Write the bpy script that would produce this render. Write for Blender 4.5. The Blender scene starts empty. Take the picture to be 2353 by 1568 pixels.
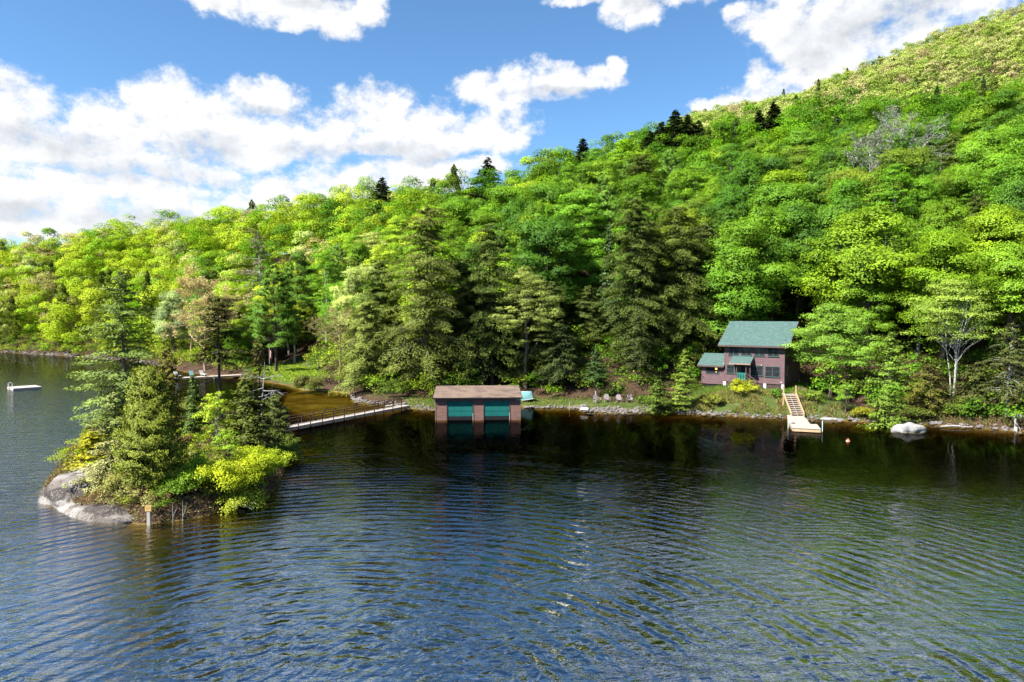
import bpy, math, random
import numpy as np
from mathutils import Vector, Matrix

# ------------------------------------------------------------------ camera, sky, sun, exposure
SC = bpy.context.scene
COL = SC.collection
R = math.radians
FPX, CX, CY, CAMH = 1595.0, 1176.5, 784.0, 11.7
PITCH = math.atan((CY - 721.0) / FPX)
cam_data = bpy.data.cameras.new('camera')
cam_data.sensor_width = 36.0
cam_data.lens = 36.0 * FPX / 2353.0
cam_data.clip_start = 0.3
cam_data.clip_end = 6000
cam = bpy.data.objects.new('camera', cam_data)
cam.location = (0, 0, CAMH)
cam.rotation_euler = (R(90) - PITCH, 0, 0)
COL.objects.link(cam)
SC.camera = cam
SC.view_settings.view_transform = 'Standard'
SC.view_settings.look = 'None'
SC.view_settings.exposure = 1.5
SC.view_settings.gamma = 1
SC.view_settings.use_curve_mapping = False
cy = SC.cycles
cy.max_bounces = 7
cy.diffuse_bounces = 1
cy.glossy_bounces = 3
cy.transmission_bounces = 4
cy.transparent_max_bounces = 10
cy.volume_bounces = 0
cy.caustics_reflective = False
cy.caustics_refractive = False
cy.sample_clamp_indirect = 4
cy.use_denoising = True
cy.denoiser = 'OPENIMAGEDENOISE'
cy.denoising_input_passes = 'RGB_ALBEDO_NORMAL'
cy.denoising_prefilter = 'FAST'

SUN_EL, SUN_AZ = R(49), math.atan2(-0.82, -0.54)
sun_dir = Vector((math.cos(SUN_EL) * math.sin(SUN_AZ), math.cos(SUN_EL) * math.cos(SUN_AZ), math.sin(SUN_EL)))
ld = bpy.data.lights.new('sun', 'SUN')
ld.energy = 5.0
ld.angle = R(0.5)
ld.color = (1.0, 0.965, 0.90)
sun = bpy.data.objects.new('sun', ld)
sun.rotation_euler = (-sun_dir).to_track_quat('-Z', 'Y').to_euler()
sun.location = (-60, -40, 120)
COL.objects.link(sun)


def ray(x, y):
    """direction of the photo pixel (x, y), photo measured 2353 x 1568"""
    a, b = (x - CX) / FPX, (CY - y) / FPX
    return np.array([a, math.cos(PITCH) + b * math.sin(PITCH), -math.sin(PITCH) + b * math.cos(PITCH)])


def at_z(x, y, z=0.0):
    d = ray(x, y)
    t = (z - CAMH) / d[2]
    return np.array([d[0] * t, d[1] * t, z])


def at_y(x, y, Y):
    d = ray(x, y)
    t = Y / d[1]
    return np.array([d[0] * t, Y, CAMH + d[2] * t])


def px_of(P):
    """photo pixel of world points (n,3)"""
    P = np.atleast_2d(P)
    c, s = math.cos(PITCH), math.sin(PITCH)
    zz = P[:, 2] - CAMH
    f = P[:, 1] * c - zz * s
    u = P[:, 1] * s + zz * c
    f = np.maximum(f, 0.01)
    return np.stack([CX + FPX * P[:, 0] / f, CY - FPX * u / f], 1)


# ------------------------------------------------------------------ node helpers
class NT:
    def __init__(self, tree):
        self.t = tree
        tree.nodes.clear()

    def n(self, typ, **kw):
        nd = self.t.nodes.new(typ)
        for k, v in kw.items():
            if k == 'ins':
                for kk, vv in v.items():
                    self.put(nd.inputs[kk], vv)
            else:
                setattr(nd, k, v)
        return nd

    def put(self, sock, v):
        if isinstance(v, bpy.types.NodeSocket):
            self.t.links.new(v, sock)
        else:
            try:
                sock.default_value = v
            except Exception:
                sock.default_value = (*v, 1.0)

    def m(self, op, a, b=None, c=None, clamp=False):
        nd = self.n('ShaderNodeMath', operation=op, use_clamp=clamp)
        self.put(nd.inputs[0], a)
        if b is not None: self.put(nd.inputs[1], b)
        if c is not None: self.put(nd.inputs[2], c)
        return nd.outputs[0]

    def v(self, op, a, b=None, c=None, out=0):
        nd = self.n('ShaderNodeVectorMath', operation=op)
        self.put(nd.inputs[0], a)
        if b is not None:
            if op == 'SCALE': self.put(nd.inputs['Scale'], b)
            else: self.put(nd.inputs[1], b)
        if c is not None: self.put(nd.inputs[2], c)
        return nd.outputs[out]

    def noise(self, vec, scale=1.0, detail=3, rough=0.55, dist=0.0, color=False):
        nd = self.n('ShaderNodeTexNoise', ins={'Vector': vec, 'Scale': scale, 'Detail': detail, 'Roughness': rough, 'Distortion': dist})
        return nd.outputs['Color' if color else 0]

    def ramp(self, x, a, b, lo=0.0, hi=1.0, smooth=True):
        nd = self.n('ShaderNodeMapRange', interpolation_type='SMOOTHSTEP' if smooth else 'LINEAR')
        for i, val in enumerate((x, a, b, lo, hi)):
            self.put(nd.inputs[i], val)
        return nd.outputs[0]

    def mix(self, f, a, b, mode='MIX'):
        nd = self.n('ShaderNodeMix', data_type='RGBA', blend_type=mode)
        self.put(nd.inputs[0], f)
        self.put(nd.inputs[6], a if isinstance(a, bpy.types.NodeSocket) else (*a[:3], 1))
        self.put(nd.inputs[7], b if isinstance(b, bpy.types.NodeSocket) else (*b[:3], 1))
        return nd.outputs[2]

    def xyz(self, v):
        return self.n('ShaderNodeSeparateXYZ', ins={0: v}).outputs

    def comb(self, x, y, z=0.0):
        return self.n('ShaderNodeCombineXYZ', ins={0: x, 1: y, 2: z}).outputs[0]


# ------------------------------------------------------------------ sky: Sky Texture with cumulus clouds by direction
def build_world():
    w = bpy.data.worlds.new('World')
    SC.world = w
    w.use_nodes = True
    g = NT(w.node_tree)
    sky = g.n('ShaderNodeTexSky', sky_type='NISHITA', sun_disc=False)
    sky.sun_elevation = SUN_EL
    sky.sun_rotation = SUN_AZ
    sky.altitude = 600
    sky.air_density = 0.9
    sky.dust_density = 0.45
    sky.ozone_density = 2.2
    d = g.n('ShaderNodeTexCoord').outputs['Generated']
    dx, dy, dz = g.xyz(d)
    az = g.m('ARCTAN2', dx, dy)
    el = g.m('ARCSINE', dz)
    p = g.comb(az, el)
    # ragged edges: bend the coordinates with fractal noise
    pn = g.v('MULTIPLY', p, (1.0, 1.25, 1.0))
    w1 = g.v('SUBTRACT', g.noise(pn, 9.0, 3, 0.5, color=True), (0.5, 0.5, 0.5))
    w2 = g.v('SUBTRACT', g.noise(pn, 34.0, 4, 0.6, color=True), (0.5, 0.5, 0.5))
    pw = g.v('ADD', p, g.v('SCALE', w1, 0.022))
    pw = g.v('ADD', pw, g.v('SCALE', w2, 0.020))
    ax, ex, _ = g.xyz(pw)

    def field(blobs):
        out = None
        while len(blobs) % 3: blobs = blobs + [(9000, 9000, 1, 1)]
        for i in range(0, len(blobs), 3):
            A, E, IA, IE = [], [], [], []
            for (x, y, rx, ry) in blobs[i:i + 3]:
                if x > 8000:
                    A.append(9); E.append(9); IA.append(1); IE.append(1); continue
                def ae(x, y):
                    r = ray(x, y); r = r / np.linalg.norm(r)
                    return math.atan2(r[0], r[1]), math.asin(r[2])
                a, e = ae(x, y)
                a1, _ = ae(x + rx, y); _, e1 = ae(x, y - ry)
                A.append(a); E.append(e); IA.append(1 / abs(a1 - a)); IE.append(1 / abs(e1 - e))
            va = g.v('MULTIPLY', g.v('SUBTRACT', g.comb(ax, ax, ax), A), IA)
            ve = g.v('MULTIPLY', g.v('SUBTRACT', g.comb(ex, ex, ex), E), IE)
            s = g.v('ADD', g.v('MULTIPLY', va, va), g.v('MULTIPLY', ve, ve))
            f = g.v('SUBTRACT', (1, 1, 1), s)
            out = f if out is None else g.v('MAXIMUM', out, f)
        x, y, z = g.xyz(out)
        return g.m('MAXIMUM', g.m('MAXIMUM', x, y), z)

    white = [
        (600, 5, 150, 50), (720, 22, 120, 50), (775, 62, 50, 34), (850, 15, 36, 45), (500, 0, 70, 30), (680, 50, 60, 25),
        (10, 280, 130, 95), (95, 265, 95, 95), (200, 295, 100, 85), (390, 260, 90, 95), (330, 330, 160, 80), (475, 285, 110, 90),
        (130, 350, 260, 52), (400, 370, 120, 50), (615, 232, 98, 48), (600, 320, 90, 50), (740, 305, 110, 65), (870, 270, 120, 78),
        (990, 295, 150, 72), (1130, 295, 110, 62), (900, 340, 230, 26), (560, 310, 60, 60),
        (1110, 205, 75, 36), (1185, 190, 75, 50), (1285, 197, 100, 36), (1380, 180, 55, 34), (1418, 150, 24, 30),
        (50, 450, 170, 82), (200, 470, 170, 58), (380, 470, 190, 58), (560, 478, 140, 56), (690, 450, 90, 50), (800, 428, 140, 52),
        (950, 402, 170, 40), (1090, 385, 90, 24), (260, 510, 340, 52), (60, 520, 220, 40), (480, 500, 200, 46), (150, 420, 260, 50), (620, 445, 80, 46), (300, 440, 280, 46), (470, 400, 90, 40), (520, 330, 120, 60),
        (1330, -5, 80, 15), (1450, 15, 80, 46), (1570, -18, 130, 30),
        (1790, 30, 110, 52), (1900, 60, 140, 90), (2010, 40, 160, 120), (2150, 20, 200, 80), (1850, 130, 80, 60),
        (1742, 182, 36, 44), (1790, 205, 110, 50), (1690, 237, 90, 20), (1900, 175, 160, 60), (2280, -40, 150, 60), (1700, 20, 40, 26),
        (1750, -190, 330, 80), (2150, -400, 330, 110), (1500, -330, 120, 50), (-500, 150, 420, 160), (2900, -150, 420, 260), (-900, -500, 600, 200)]
    grey = [(95, 318, 230, 38), (330, 398, 210, 34), (470, 345, 110, 40), (900, 352, 200, 26), (700, 345, 90, 26), (50, 480, 110, 34), (330, 508, 190, 30),
            (1940, 75, 170, 60), (1870, 130, 70, 45), (1480, 0, 70, 24), (2100, 20, 120, 60), (720, 5, 110, 22), (1260, 215, 130, 14), (620, 262, 80, 14), (560, 500, 100, 20)]
    fb = g.noise(pn, 13.0, 11, 0.64)
    fbs = g.noise(pn, 11.0, 3, 0.5)
    # elsewhere in the sky (beside and above the view): scattered cumulus
    gen = g.m('SUBTRACT', g.noise(g.v('MULTIPLY', d, (1.6, 1.6, 3.2)), 2.4, 5, 0.55), 0.60)
    out_mask = g.m('MAXIMUM', g.ramp(el, R(52), R(62)), g.ramp(g.m('ABSOLUTE', az), R(55), R(70)))
    F = field(white)
    F = g.m('MAXIMUM', F, g.m('SUBTRACT', g.m('MULTIPLY', gen, 7.0), g.m('MULTIPLY', g.m('SUBTRACT', 1.0, out_mask), 9.0)))
    dens = g.m('ADD', F, g.m('MULTIPLY', g.m('SUBTRACT', fb, 0.5), 6.0))
    alpha = g.ramp(dens, -0.5, 0.85)
    # relief: noise sampled towards the sun lightens or darkens the billows
    fb2 = g.noise(g.v('ADD', pn, (-0.008, 0.012, 0.0)), 13.0, 11, 0.64)
    rel = g.m('SUBTRACT', fb, fb2)
    G = g.m('ADD', field(grey), g.m('MULTIPLY', g.m('SUBTRACT', fbs, 0.5), 2.2))
    gm = g.ramp(G, -0.6, 1.4)
    shade = g.m('ADD', g.m('SUBTRACT', 1.0, g.m('MULTIPLY', gm, 0.18)), g.m('MULTIPLY', rel, 0.9))
    shade = g.m('MAXIMUM', g.m('MINIMUM', shade, 1.12), 0.35)
    ccol = g.mix(g.m('MULTIPLY', gm, 0.8), (0.375, 0.377, 0.38), (0.31, 0.33, 0.36))
    ccol = g.v('SCALE', ccol, g.m('MULTIPLY', shade, 1.0))
    skyc = g.v('SCALE', sky.outputs[0], 0.070)
    skyc = g.v('MULTIPLY', skyc, (0.70, 0.97, 1.10))
    # pale air low on the horizon
    hz = g.m('POWER', g.m('SUBTRACT', 1.0, g.m('MAXIMUM', el, 0.0), clamp=True), 14.0)
    skyc = g.mix(g.m('MULTIPLY', hz, 0.85), skyc, (0.275, 0.305, 0.335))
    colr = g.mix(alpha, skyc, ccol)
    bg = g.n('ShaderNodeBackground', ins={0: colr, 1: 1.0})
    o = g.n('ShaderNodeOutputWorld', ins={0: bg.outputs[0]})
    w.cycles.sampling_method = 'MANUAL'
    w.cycles.sample_map_resolution = 512


build_world()


# ------------------------------------------------------------------ materials
def new_mat(name):
    m = bpy.data.materials.new(name)
    m.use_nodes = True
    return m, NT(m.node_tree)


def out(g, sh):
    g.n('ShaderNodeOutputMaterial', ins={0: sh})


def plain(name, col, rough=0.7, var=0.25, scale=3.0, bump=0.0, bscale=20.0, spec=0.3, col2=None, stretch=(1, 1, 1), metal=0.0):
    m, g = new_mat(name)
    c = g.n('ShaderNodeTexCoord').outputs['Object']
    c = g.v('MULTIPLY', c, stretch)
    n = g.noise(c, scale, 5, 0.6)
    a = col; b = col2 or tuple(x * (1 - var) for x in col)
    cc = g.mix(g.ramp(n, 0.3, 0.7), a, b)
    ins = {'Base Color': cc, 'Roughness': rough, 'Metallic': metal, 'Specular IOR Level': spec}
    if bump:
        bn = g.n('ShaderNodeBump', ins={'Height': g.noise(c, bscale, 3), 'Strength': 1.0, 'Distance': bump})
        ins['Normal'] = bn.outputs[0]
    out(g, g.n('ShaderNodeBsdfPrincipled', ins=ins).outputs[0])
    return m


def siding(name, col, pitch=0.15, col2=None):
    m, g = new_mat(name)
    c = g.n('ShaderNodeTexCoord').outputs['Object']
    x, y, z = g.xyz(c)
    f = g.m('FRACT', g.m('DIVIDE', z, pitch))
    row = g.m('FLOOR', g.m('DIVIDE', z, pitch))
    n = g.noise(g.comb(g.m('MULTIPLY', x, 0.6), y, g.m('MULTIPLY', row, 3.7)), 1.5, 4)
    n2 = g.noise(g.v('MULTIPLY', c, (2, 2, 14)), 1.0, 4)
    cc = g.mix(g.ramp(n, 0.3, 0.7), col, col2 or tuple(v * 0.72 for v in col))
    cc = g.mix(g.m('MULTIPLY', g.ramp(n2, 0.5, 0.75), 0.35), cc, tuple(v * 0.6 for v in col))
    bn = g.n('ShaderNodeBump', ins={'Height': g.m('ADD', g.m('SUBTRACT', 1.0, f), g.m('MULTIPLY', n2, 0.2)), 'Distance': 0.035})
    out(g, g.n('ShaderNodeBsdfPrincipled', ins={'Base Color': cc, 'Roughness': 0.8, 'Normal': bn.outputs[0], 'Specular IOR Level': 0.15}).outputs[0])
    return m


def shingles(name, col, col2, col3=None):
    m, g = new_mat(name)
    c = g.n('ShaderNodeTexCoord').outputs['Object']
    x, y, z = g.xyz(c)
    br = g.n('ShaderNodeTexBrick', offset=0.5, ins={'Vector': g.comb(x, y, 0), 'Color1': (0, 0, 0, 1), 'Color2': (1, 1, 1, 1), 'Mortar': (0.2, 0.2, 0.2, 1),
             'Scale': 1.0, 'Mortar Size': 0.012, 'Brick Width': 0.30, 'Row Height': 0.16, 'Bias': 0.0})
    n = g.noise(c, 0.7, 4)
    cc = g.mix(br.outputs[0], col, col2)
    if col3: cc = g.mix(g.m('MULTIPLY', g.ramp(n, 0.42, 0.68), 0.8), cc, col3)
    cc = g.mix(g.m('MULTIPLY', g.ramp(g.noise(c, 9, 4), 0.45, 0.75), 0.4), cc, tuple(v * 0.55 for v in col))
    bn = g.n('ShaderNodeBump', ins={'Height': br.outputs[1], 'Distance': -0.01})
    out(g, g.n('ShaderNodeBsdfPrincipled', ins={'Base Color': cc, 'Roughness': 0.9, 'Normal': bn.outputs[0], 'Specular IOR Level': 0.15}).outputs[0])
    return m


def leaf_material(name, attr=False, transl=0.35, gloss=0.02):
    m, g = new_mat(name)
    if attr:
        base = g.n('ShaderNodeAttribute', attribute_name='col', attribute_type='GEOMETRY').outputs['Color']
    else:
        base = g.n('ShaderNodeObjectInfo').outputs['Color']
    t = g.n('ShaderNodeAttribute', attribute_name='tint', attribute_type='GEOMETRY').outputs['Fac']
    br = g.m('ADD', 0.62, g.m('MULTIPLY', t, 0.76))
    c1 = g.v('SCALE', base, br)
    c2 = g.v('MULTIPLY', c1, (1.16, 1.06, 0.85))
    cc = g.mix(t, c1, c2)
    dif = g.n('ShaderNodeBsdfDiffuse', ins={0: cc})
    tc = g.v('MULTIPLY', cc, (1.25, 1.2, 0.7))
    tr = g.n('ShaderNodeBsdfTranslucent', ins={0: tc})
    s = g.n('ShaderNodeMixShader', ins={0: transl, 1: dif.outputs[0], 2: tr.outputs[0]}).outputs[0]
    if gloss:
        gl = g.n('ShaderNodeBsdfGlossy', ins={0: (0.9, 0.95, 1.0, 1), 1: 0.6})
        s = g.n('ShaderNodeMixShader', ins={0: gloss, 1: s, 2: gl.outputs[0]}).outputs[0]
    out(g, s)
    return m


M = {}
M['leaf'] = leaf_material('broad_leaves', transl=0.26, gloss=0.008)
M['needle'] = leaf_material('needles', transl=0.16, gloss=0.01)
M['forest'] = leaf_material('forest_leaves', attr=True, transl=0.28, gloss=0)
M['bark'] = plain('grey_brown_bark', (0.16, 0.13, 0.10), 0.9, 0.5, 4, 0.03, 14, stretch=(1, 1, 0.25))
M['bark_dark'] = plain('dark_bark', (0.075, 0.06, 0.05), 0.9, 0.5, 4, 0.03, 14, stretch=(1, 1, 0.25))
M['bark_white'] = plain('white_bark', (0.44, 0.42, 0.38), 0.8, 0.55, 2.5, 0.01, 14, stretch=(1, 1, 2.5))
M['dead'] = plain('weathered_dead_wood', (0.42, 0.40, 0.37), 0.9, 0.4, 5, 0.01, 18)
M['twig'] = plain('tan_twigs', (0.42, 0.30, 0.19), 0.9, 0.3, 5)
M['siding'] = siding('brown_red_clapboard', (0.135, 0.082, 0.085), 0.14)
M['siding_boat'] = siding('brown_wall_shingles', (0.165, 0.094, 0.078), 0.13, (0.115, 0.066, 0.056))
M['green_roof'] = shingles('green_shingles', (0.050, 0.090, 0.084), (0.088, 0.140, 0.128), (0.060, 0.115, 0.095))
M['tan_roof'] = shingles('tan_shingles', (0.165, 0.115, 0.086), (0.21, 0.15, 0.115), (0.085, 0.064, 0.052))
M['trim_green'] = plain('dark_green_trim', (0.041, 0.082, 0.074), 0.6, 0.3)
M['rail_green'] = plain('green_railing_paint', (0.033, 0.213, 0.164), 0.5, 0.3)
M['door_green'] = siding('green_garage_door', (0.008, 0.120, 0.105), 0.53, (0.007, 0.095, 0.084))
M['brown_trim'] = plain('brown_trim', (0.107, 0.070, 0.061), 0.7, 0.3)
M['tan_trim'] = plain('tan_trim', (0.295, 0.205, 0.148), 0.7, 0.2)
M['white_paint'] = plain('white_pier_paint', (0.590, 0.590, 0.607), 0.7, 0.25, 4)
M['dark'] = plain('dark_rubber', (0.010, 0.010, 0.011), 0.6, 0.3)
M['interior'] = plain('dim_room_wall', (0.041, 0.034, 0.030), 0.9, 0.4, 2)
M['new_wood'] = plain('fresh_lumber', (0.525, 0.353, 0.205), 0.65, 0.25, 3, 0.003, 30, stretch=(1, 1, 1))
M['deck'] = plain('pale_decking', (0.42, 0.345, 0.285), 0.7, 0.25, 2.2, 0.004, 22, stretch=(1, 6, 1))
M['grey_wood'] = plain('grey_weathered_planks', (0.426, 0.377, 0.328), 0.8, 0.25, 2, 0.006, 18, stretch=(6, 1, 1))
M['bridge_deck'] = plain('pale_weathered_bridge_planks', (0.40, 0.35, 0.31), 0.8, 0.35, 2, 0.006, 18, stretch=(6, 1, 1))
M['bridge_side'] = plain('bridge_beam_wood', (0.410, 0.295, 0.205), 0.8, 0.3, 2, stretch=(1, 1, 4))
M['rail_brown'] = plain('dark_brown_rail', (0.070, 0.034, 0.018), 0.7, 0.3)
M['chair'] = plain('mauve_grey_chair_paint', (0.279, 0.221, 0.221), 0.7, 0.2)
M['metal'] = plain('galvanised_metal', (0.508, 0.541, 0.558), 0.35, 0.15, metal=0.6)
M['pole_teal'] = plain('pale_teal_pipe', (0.451, 0.590, 0.607), 0.4, 0.1)
M['black'] = plain('black_metal', (0.012, 0.012, 0.012), 0.5, 0.1)
M['white'] = plain('white_plastic', (0.55, 0.55, 0.54), 0.45, 0.1)
M['orange'] = plain('orange_buoy_plastic', (0.615, 0.131, 0.041), 0.45, 0.15)
M['sign'] = plain('faded_orange_sign', (0.590, 0.377, 0.131), 0.5, 0.12)
M['sign_ink'] = plain('brown_lettering', (0.246, 0.107, 0.041), 0.6, 0.1)
M['teal_tarp'] = plain('pale_teal_hull', (0.13, 0.27, 0.28), 0.45, 0.2)
M['red'] = plain('red_cloth', (0.451, 0.041, 0.041), 0.8, 0.1)
M['blue'] = plain('blue_cloth', (0.033, 0.049, 0.205), 0.8, 0.1)
M['white_cloth'] = plain('white_cloth', (0.615, 0.607, 0.590), 0.8, 0.1)
M['path_brown'] = plain('reddish_bark_path', (0.164, 0.082, 0.070), 0.95, 0.35, 3, 0.02, 25)


def rock_material(name, light, mid, dark, s=1.0, amount=0.5, band=None):
    m, g = new_mat(name)
    c = g.n('ShaderNodeTexCoord').outputs['Object']
    n1 = g.noise(c, 0.8 * s, 6, 0.65)
    n2 = g.noise(c, 4.5 * s, 5, 0.7)
    n3 = g.noise(c, 16 * s, 3, 0.7)
    cc = g.mix(g.ramp(n1, 0.35, 0.62), light, mid)
    cc = g.mix(g.m('MULTIPLY', g.ramp(n2, 0.5, 0.64), amount), cc, dark)
    if band:      # dark lichen and water stain with a ragged edge
        z = g.xyz(c)[2]
        zz = g.m('ADD', z, g.m('MULTIPLY', g.m('SUBTRACT', n1, 0.5), 1.3))
        bm_ = g.m('MULTIPLY', g.ramp(zz, band[0], band[0] + 0.12), g.ramp(zz, band[1], band[1] + 0.2, 1.0, 0.0))
        cc = g.mix(g.m('MULTIPLY', bm_, g.ramp(n2, 0.36, 0.5, 0.35, 0.95)), cc, dark)
    cc = g.mix(g.m('MULTIPLY', g.ramp(n3, 0.56, 0.66), 0.6), cc, tuple(min(1, v * 1.25) for v in light))
    bn = g.n('ShaderNodeBump', ins={'Height': g.m('ADD', n2, g.m('MULTIPLY', n3, 0.4)), 'Distance': 0.10})
    out(g, g.n('ShaderNodeBsdfPrincipled', ins={'Base Color': cc, 'Roughness': 0.85, 'Normal': bn.outputs[0], 'Specular IOR Level': 0.2}).outputs[0])
    return m


M['granite'] = rock_material('pale_granite', (0.27, 0.25, 0.23), (0.13, 0.11, 0.095), (0.040, 0.032, 0.028), 0.8, 0.7, (0.55, 1.35))
M['boulder'] = rock_material('speckled_boulder', (0.38, 0.37, 0.35), (0.27, 0.26, 0.24), (0.09, 0.08, 0.07), 2.0, 0.6)
M['stones'] = rock_material('shore_stones', (0.20, 0.18, 0.165), (0.13, 0.11, 0.098), (0.07, 0.06, 0.05), 1.6, 0.6)


def glass_material(name, warm=False):
    m, g = new_mat(name)
    c = g.n('ShaderNodeTexCoord').outputs['Object']
    base = g.mix(g.noise(c, 1.2, 2), (0.010, 0.012, 0.016), (0.035, 0.034, 0.038))
    out(g, g.n('ShaderNodeBsdfPrincipled', ins={'Base Color': base, 'Roughness': 0.06, 'IOR': 1.5, 'Specular IOR Level': 0.5}).outputs[0])
    return m


M['glass'] = glass_material('window_glass')
m_, g_ = new_mat('lit_lamp_glow')
out(g_, g_.n('ShaderNodeEmission', ins={0: (1.0, 0.52, 0.16, 1), 1: 1.1}).outputs[0])
M['lamp'] = m_


# ------------------------------------------------------------------ mesh helpers
class MB:
    def __init__(self):
        self.v, self.f = [], []

    def add(self, vs, fs):
        o = len(self.v)
        self.v += [tuple(map(float, p)) for p in vs]
        self.f += [tuple(i + o for i in q) for q in fs]
        return self

    def box(self, x0, x1, y0, y1, z0, z1):
        vs = [(x0, y0, z0), (x1, y0, z0), (x1, y1, z0), (x0, y1, z0), (x0, y0, z1), (x1, y0, z1), (x1, y1, z1), (x0, y1, z1)]
        return self.add(vs, [(0, 3, 2, 1), (4, 5, 6, 7), (0, 1, 5, 4), (1, 2, 6, 5), (2, 3, 7, 6), (3, 0, 4, 7)])

    def bar(self, a, b, w, h=None):
        """square bar from a to b, w wide, h tall"""
        h = h or w
        a, b = Vector(a), Vector(b)
        d = (b - a).normalized()
        up = Vector((0, 0, 1)) if abs(d.z) < 0.95 else Vector((0, 1, 0))
        s = d.cross(up).normalized(); u = s.cross(d).normalized()
        vs = []
        for p in (a, b):
            for i, j in ((-1, -1), (1, -1), (1, 1), (-1, 1)):
                vs.append(p + s * (i * w / 2) + u * (j * h / 2))
        return self.add(vs, [(0, 1, 2, 3), (7, 6, 5, 4), (0, 4, 5, 1), (1, 5, 6, 2), (2, 6, 7, 3), (3, 7, 4, 0)])

    def tube(self, pts, rad, n=7):
        pts = [Vector(p) for p in pts]
        if not hasattr(rad, '__len__'): rad = [rad] * len(pts)
        vs, fs = [], []
        for i, p in enumerate(pts):
            d = (pts[min(i + 1, len(pts) - 1)] - pts[max(i - 1, 0)]).normalized()
            up = Vector((0, 0, 1)) if abs(d.z) < 0.9 else Vector((1, 0, 0))
            s = d.cross(up).normalized(); u = d.cross(s).normalized()
            for k in range(n):
                a = 2 * math.pi * k / n
                vs.append(p + (s * math.cos(a) + u * math.sin(a)) * rad[i])
        for i in range(len(pts) - 1):
            for k in range(n):
                k2 = (k + 1) % n
                fs.append((i * n + k, i * n + k2, (i + 1) * n + k2, (i + 1) * n + k))
        fs.append(tuple(range(n))[::-1]); fs.append(tuple((len(pts) - 1) * n + k for k in range(n)))
        return self.add(vs, fs)

    def prism(self, poly, a, b, axis='x'):
        """extrude a 2-D outline (counter-clockwise) along an axis from a to b"""
        n = len(poly)
        mk = {'x': lambda t, p: (t, p[0], p[1]), 'y': lambda t, p: (p[0], t, p[1]), 'z': lambda t, p: (p[0], p[1], t)}[axis]
        vs = [mk(a, p) for p in poly] + [mk(b, p) for p in poly]
        fs = [tuple(range(n))[::-1], tuple(range(n, 2 * n))]
        for i in range(n):
            j = (i + 1) % n
            fs.append((i, j, n + j, n + i))
        return self.add(vs, fs)

    def lathe(self, prof, c=(0, 0, 0), n=14):
        vs, fs = [], []
        for r, z in prof:
            for k in range(n):
                a = 2 * math.pi * k / n
                vs.append((c[0] + r * math.cos(a), c[1] + r * math.sin(a), c[2] + z))
        for i in range(len(prof) - 1):
            for k in range(n):
                k2 = (k + 1) % n
                fs.append((i * n + k, i * n + k2, (i + 1) * n + k2, (i + 1) * n + k))
        fs.append(tuple(range(n))[::-1]); fs.append(tuple((len(prof) - 1) * n + k for k in range(n)))
        return self.add(vs, fs)

    def build(self, name, mat, parent=None, bevel=0.0, smooth=False):
        me = bpy.data.meshes.new(name)
        me.from_pydata(self.v, [], self.f)
        me.update()
        import bmesh
        bm = bmesh.new(); bm.from_mesh(me)
        bmesh.ops.recalc_face_normals(bm, faces=bm.faces)
        bm.to_mesh(me); bm.free()
        if smooth:
            me.polygons.foreach_set('use_smooth', [True] * len(me.polygons))
        me.materials.append(mat)
        o = link(name, me, parent)
        if bevel:
            md = o.modifiers.new('bevel', 'BEVEL'); md.width = bevel; md.segments = 2; md.limit_method = 'ANGLE'
        return o


def link(name, data, parent=None):
    o = bpy.data.objects.new(name, data)
    COL.objects.link(o)
    if parent: o.parent = parent
    return o


def tag(o, label=None, cat=None, group=None, kind=None):
    if label: o['label'] = label
    if cat: o['category'] = cat
    if group: o['group'] = group
    if kind: o['kind'] = kind
    return o


def thing(name, label, cat, loc=(0, 0, 0), rz=0.0, group=None):
    o = link(name, None)
    o.empty_display_size = 0.2
    o.location = tuple(map(float, loc)); o.rotation_euler = (0, 0, rz)
    return tag(o, label, cat, group)


def np_mesh(name, V, F, mat, tint=None, col=None, smooth=False, sn=None):
    """mesh from numpy arrays; F is (m,4) or (m,3)"""
    me = bpy.data.meshes.new(name)
    V = np.ascontiguousarray(V, dtype=np.float32); F = np.ascontiguousarray(F, dtype=np.int32)
    k = F.shape[1]
    me.vertices.add(len(V)); me.vertices.foreach_set('co', V.ravel())
    me.loops.add(F.size); me.loops.foreach_set('vertex_index', F.ravel())
    me.polygons.add(len(F))
    me.polygons.foreach_set('loop_start', np.arange(0, F.size, k, dtype=np.int32))
    try: me.polygons.foreach_set('loop_total', np.full(len(F), k, dtype=np.int32))
    except Exception: pass
    if smooth: me.polygons.foreach_set('use_smooth', np.ones(len(F), dtype=bool))
    me.update(calc_edges=True)
    if tint is not None:
        a = me.attributes.new('tint', 'FLOAT', 'POINT'); a.data.foreach_set('value', np.ascontiguousarray(tint, dtype=np.float32))
    if col is not None:
        a = me.attributes.new('col', 'FLOAT_COLOR', 'POINT')
        a.data.foreach_set('color', np.ascontiguousarray(np.concatenate([col, np.ones((len(col), 1))], 1), dtype=np.float32).ravel())
    if sn is not None:
        a = me.attributes.new('custom_normal', 'FLOAT_VECTOR', 'POINT')
        a.data.foreach_set('vector', np.ascontiguousarray(np.repeat(unit(sn), 4, 0), dtype=np.float32).ravel())
    me.materials.append(mat)
    return me


def unit(v):
    return v / np.maximum(np.linalg.norm(v, axis=1, keepdims=True), 1e-9)


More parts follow.
